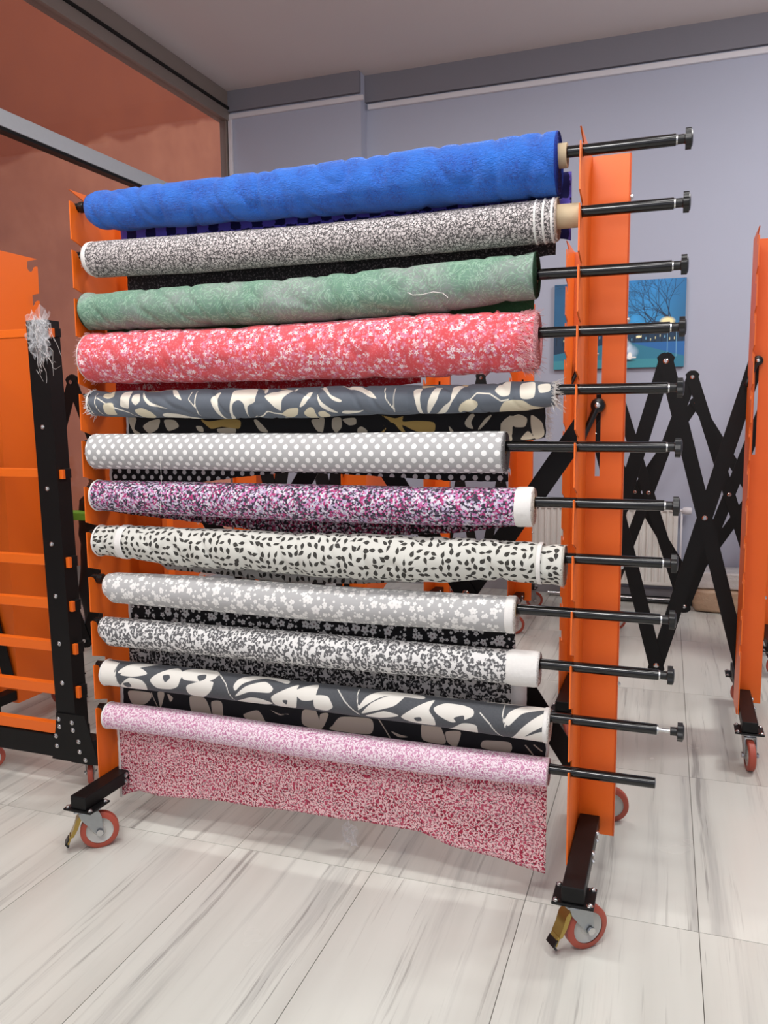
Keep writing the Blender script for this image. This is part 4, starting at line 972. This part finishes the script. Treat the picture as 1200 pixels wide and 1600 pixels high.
# an old car with its lamps on
def cblob(x, z, rx, rz, c): blob(.545+(x-.5)*1.25, .17+(z-.15)*1.25, rx*1.25, rz*1.25, c)
cblob(.50, .16, .085, .075, (170, 190, 208)); cblob(.49, .215, .058, .06, (196, 208, 220)); cblob(.49, .225, .042, .035, (60, 90, 130)); cblob(.455, .13, .014, .03, (244, 240, 230)); cblob(.54, .125, .014, .035, (244, 240, 230)); cblob(.50, .15, .03, .02, (52, 84, 140)); cblob(.50, .082, .075, .012, (20, 34, 44))
seg((.46, .12), (.64, .12), .007, (220, 220, 214))
img = img*1.4
V = np.stack([cx0+gx*(cx1-cx0), np.full_like(gx, YB-.034), cz0+gz*(cz1-cz0)], -1)
pic = empty('canvas_picture', (0, 0, 0)); tag(pic, 'blue canvas picture of a night street with bare trees on back wall', 'picture')
g = NB('canvas_print', .6); g.col(g.attr('print_colour')[0]); g.bump(g.noise(g.co(), 900, 2), .15, .001)
po = cloth_grid('printed_face', V, g.m, pic, np.zeros((NZp, NXp, 2)), None)
ca_ = po.data.color_attributes.new('print_colour', 'FLOAT_COLOR', 'POINT'); ca_.data.foreach_set('color', np.concatenate([img, np.ones((NZp, NXp, 1))], -1).astype(np.float32).reshape(-1))
bm = bmesh.new(); box(bm, (cx0, YB-.0335, cz0), (cx1, YB-.001, cz1)); obj('stretcher', bm, plain('dark_blue_canvas_edge', (38, 66, 84), .7, nz=.2), pic)

# wrapped parcels, floor rods, bag
def pillow(name, a, b, mat, amp, seed, label, cat, group=None, crease=14):
    bm = bmesh.new(); bmesh.ops.create_cube(bm, size=1); bmesh.ops.subdivide_edges(bm, edges=bm.edges[:], cuts=14, use_grid_fill=True)
    a, b = Vector(a), Vector(b); c = (a+b)/2; s = b-a
    for v in bm.verts:
        p = v.co.copy(); q_ = Vector((abs(p.x)*2, abs(p.y)*2, abs(p.z)*2)); L = (q_.x**14+q_.y**14+q_.z**14)**(1/14)
        p = p/max(L, 1e-4)
        h = amp*(noise.noise(p*4+Vector((seed, 0, 0)))+.6*abs(noise.noise(p*crease*.7+Vector((0, seed, 0)))))
        v.co = c+Vector((p.x*s.x, p.y*s.y, p.z*s.z))*(1+h)
    zmin = min(v.co.z for v in bm.verts)
    for v in bm.verts: v.co.z += a.z-zmin
    o = obj(name, bm, mat, None, smooth=True); return tag(o, label, cat, group)
g = NB('brown_parcel_paper', .25, spec=.6); g.col(g.mix(g.noise(g.co(), 9, 4, .6), srgb(196, 168, 140), srgb(156, 124, 98))); g.bump(g.noise(g.co(), 22, 4, .6, 1.5), .6, .01); M_PARCEL = g.m
g = NB('white_parcel_film', .2, spec=.6); g.col(g.mix(g.noise(g.co(), 9, 4, .6), srgb(226, 222, 218), srgb(190, 186, 184))); g.bump(g.noise(g.co(), 22, 4, .6, 1.5), .6, .01); M_WPARCEL = g.m
b0 = at(1083, 953, 'Y', 3.98)
pillow('wrapped_parcel', (b0[0], 3.98, .002), (b0[0]+.62, 4.30, .16), M_PARCEL, .05, 3, 'brown parcel in clear film on the floor by the back wall', 'parcel')
pillow('wrapped_parcel', (b0[0]-.03, 4.02, .165), (b0[0]+.60, 4.31, .285), M_WPARCEL, .04, 9, 'white film-wrapped parcel lying on the brown parcel', 'parcel')
for k, (y, x0, x1, r, lab) in enumerate(((3.85, .95, 1.98, .016, 'steel tube on floor under the radiator, nearest of three'), (3.905, .80, 1.9, .018, 'steel tube on floor under the radiator, middle of three'), (3.96, 1.1, 1.82, .016, 'steel tube on floor under the radiator, farthest of three'))):
    bm = bmesh.new(); x0b, x1b = x0+.1, x1; lathe(bm, [(0, r*.6), (.001, r), (x1b-x0b-.001, r), (x1b-x0b, r*.6)], (x0b, y+.33, r+.001), (x1b, y+.33, r+.001), 16)
    tag(obj('steel_tube', bm, M_GLOSSBK if k != 1 else M_CHROME, None, smooth=40), lab, 'tube', 'loose tubes on the floor below the radiator')
pillow('black_sack', (-1.72, 1.95, .002), (-1.2, 2.5, .92), plain('black_sack_plastic', (26, 25, 26), .35, nz=.4, nsc=12, bump=.6), .08, 5, 'black plastic sack on the floor behind black post, by the window', 'sack')
pillow('brown_bag', (-1.66, 2.0, .99), (-1.26, 2.4, 1.16), plain('brown_bag_cloth', (120, 78, 58), .8, nz=.4, nsc=12), .06, 8, 'small brown bag lying on top of the black sack', 'bag')
st_ = pillow('strap', (-1.76, 1.86, .80), (-1.14, 1.98, .85), plain('green_strap_web', (120, 176, 50), .6, nz=.2, nsc=30), .02, 6, 'bright green strap', None)
st_.parent = [o for o in COL.objects if o.name == 'black_sack'][0]

# scrap of clear film on the floor
s0 = at(546, 1328, 'Z', .0)
cm_ = crumple('film_scrap', (s0[0], s0[1], .03), .05, .03, .075, 16, 21, M_FILM, None); tag(cm_, 'crumpled scrap of clear film on the floor below the rolls', 'plastic scrap')
zmin = min(v.co.z for v in cm_.data.vertices)
for v in cm_.data.vertices: v.co.z += .001-zmin
# loose white thread on the green roll and one hanging from the dotted roll
M_TH = plain('white_thread', (236, 232, 226), .8, nz=.1)
bm = bmesh.new(); pts = []
for k, (x, y) in enumerate(((637, 457), (645, 461), (660, 460), (677, 456), (692, 458), (700, 465))):
    X = px2X(3, x); p = at(x, y, 'Y', YR-float(np.interp(X, PROF[3][0], PROF[3][2]))*.97-.004); pts.append(p)
tube_path(bm, pts, .0009, 5); tag(obj('loose_thread', bm, M_TH), 'curved white thread clinging to the green paisley roll', 'thread')
bm = bmesh.new(); pts = [at(x, y, 'Y', YR-.074) for x, y in ((252, 702), (251, 725), (252, 750), (252, 775), (250, 800))]
tube_path(bm, pts, .0006, 5); tag(obj('loose_thread', bm, M_TH), 'thin white thread hanging straight down from the polka dot roll', 'thread')
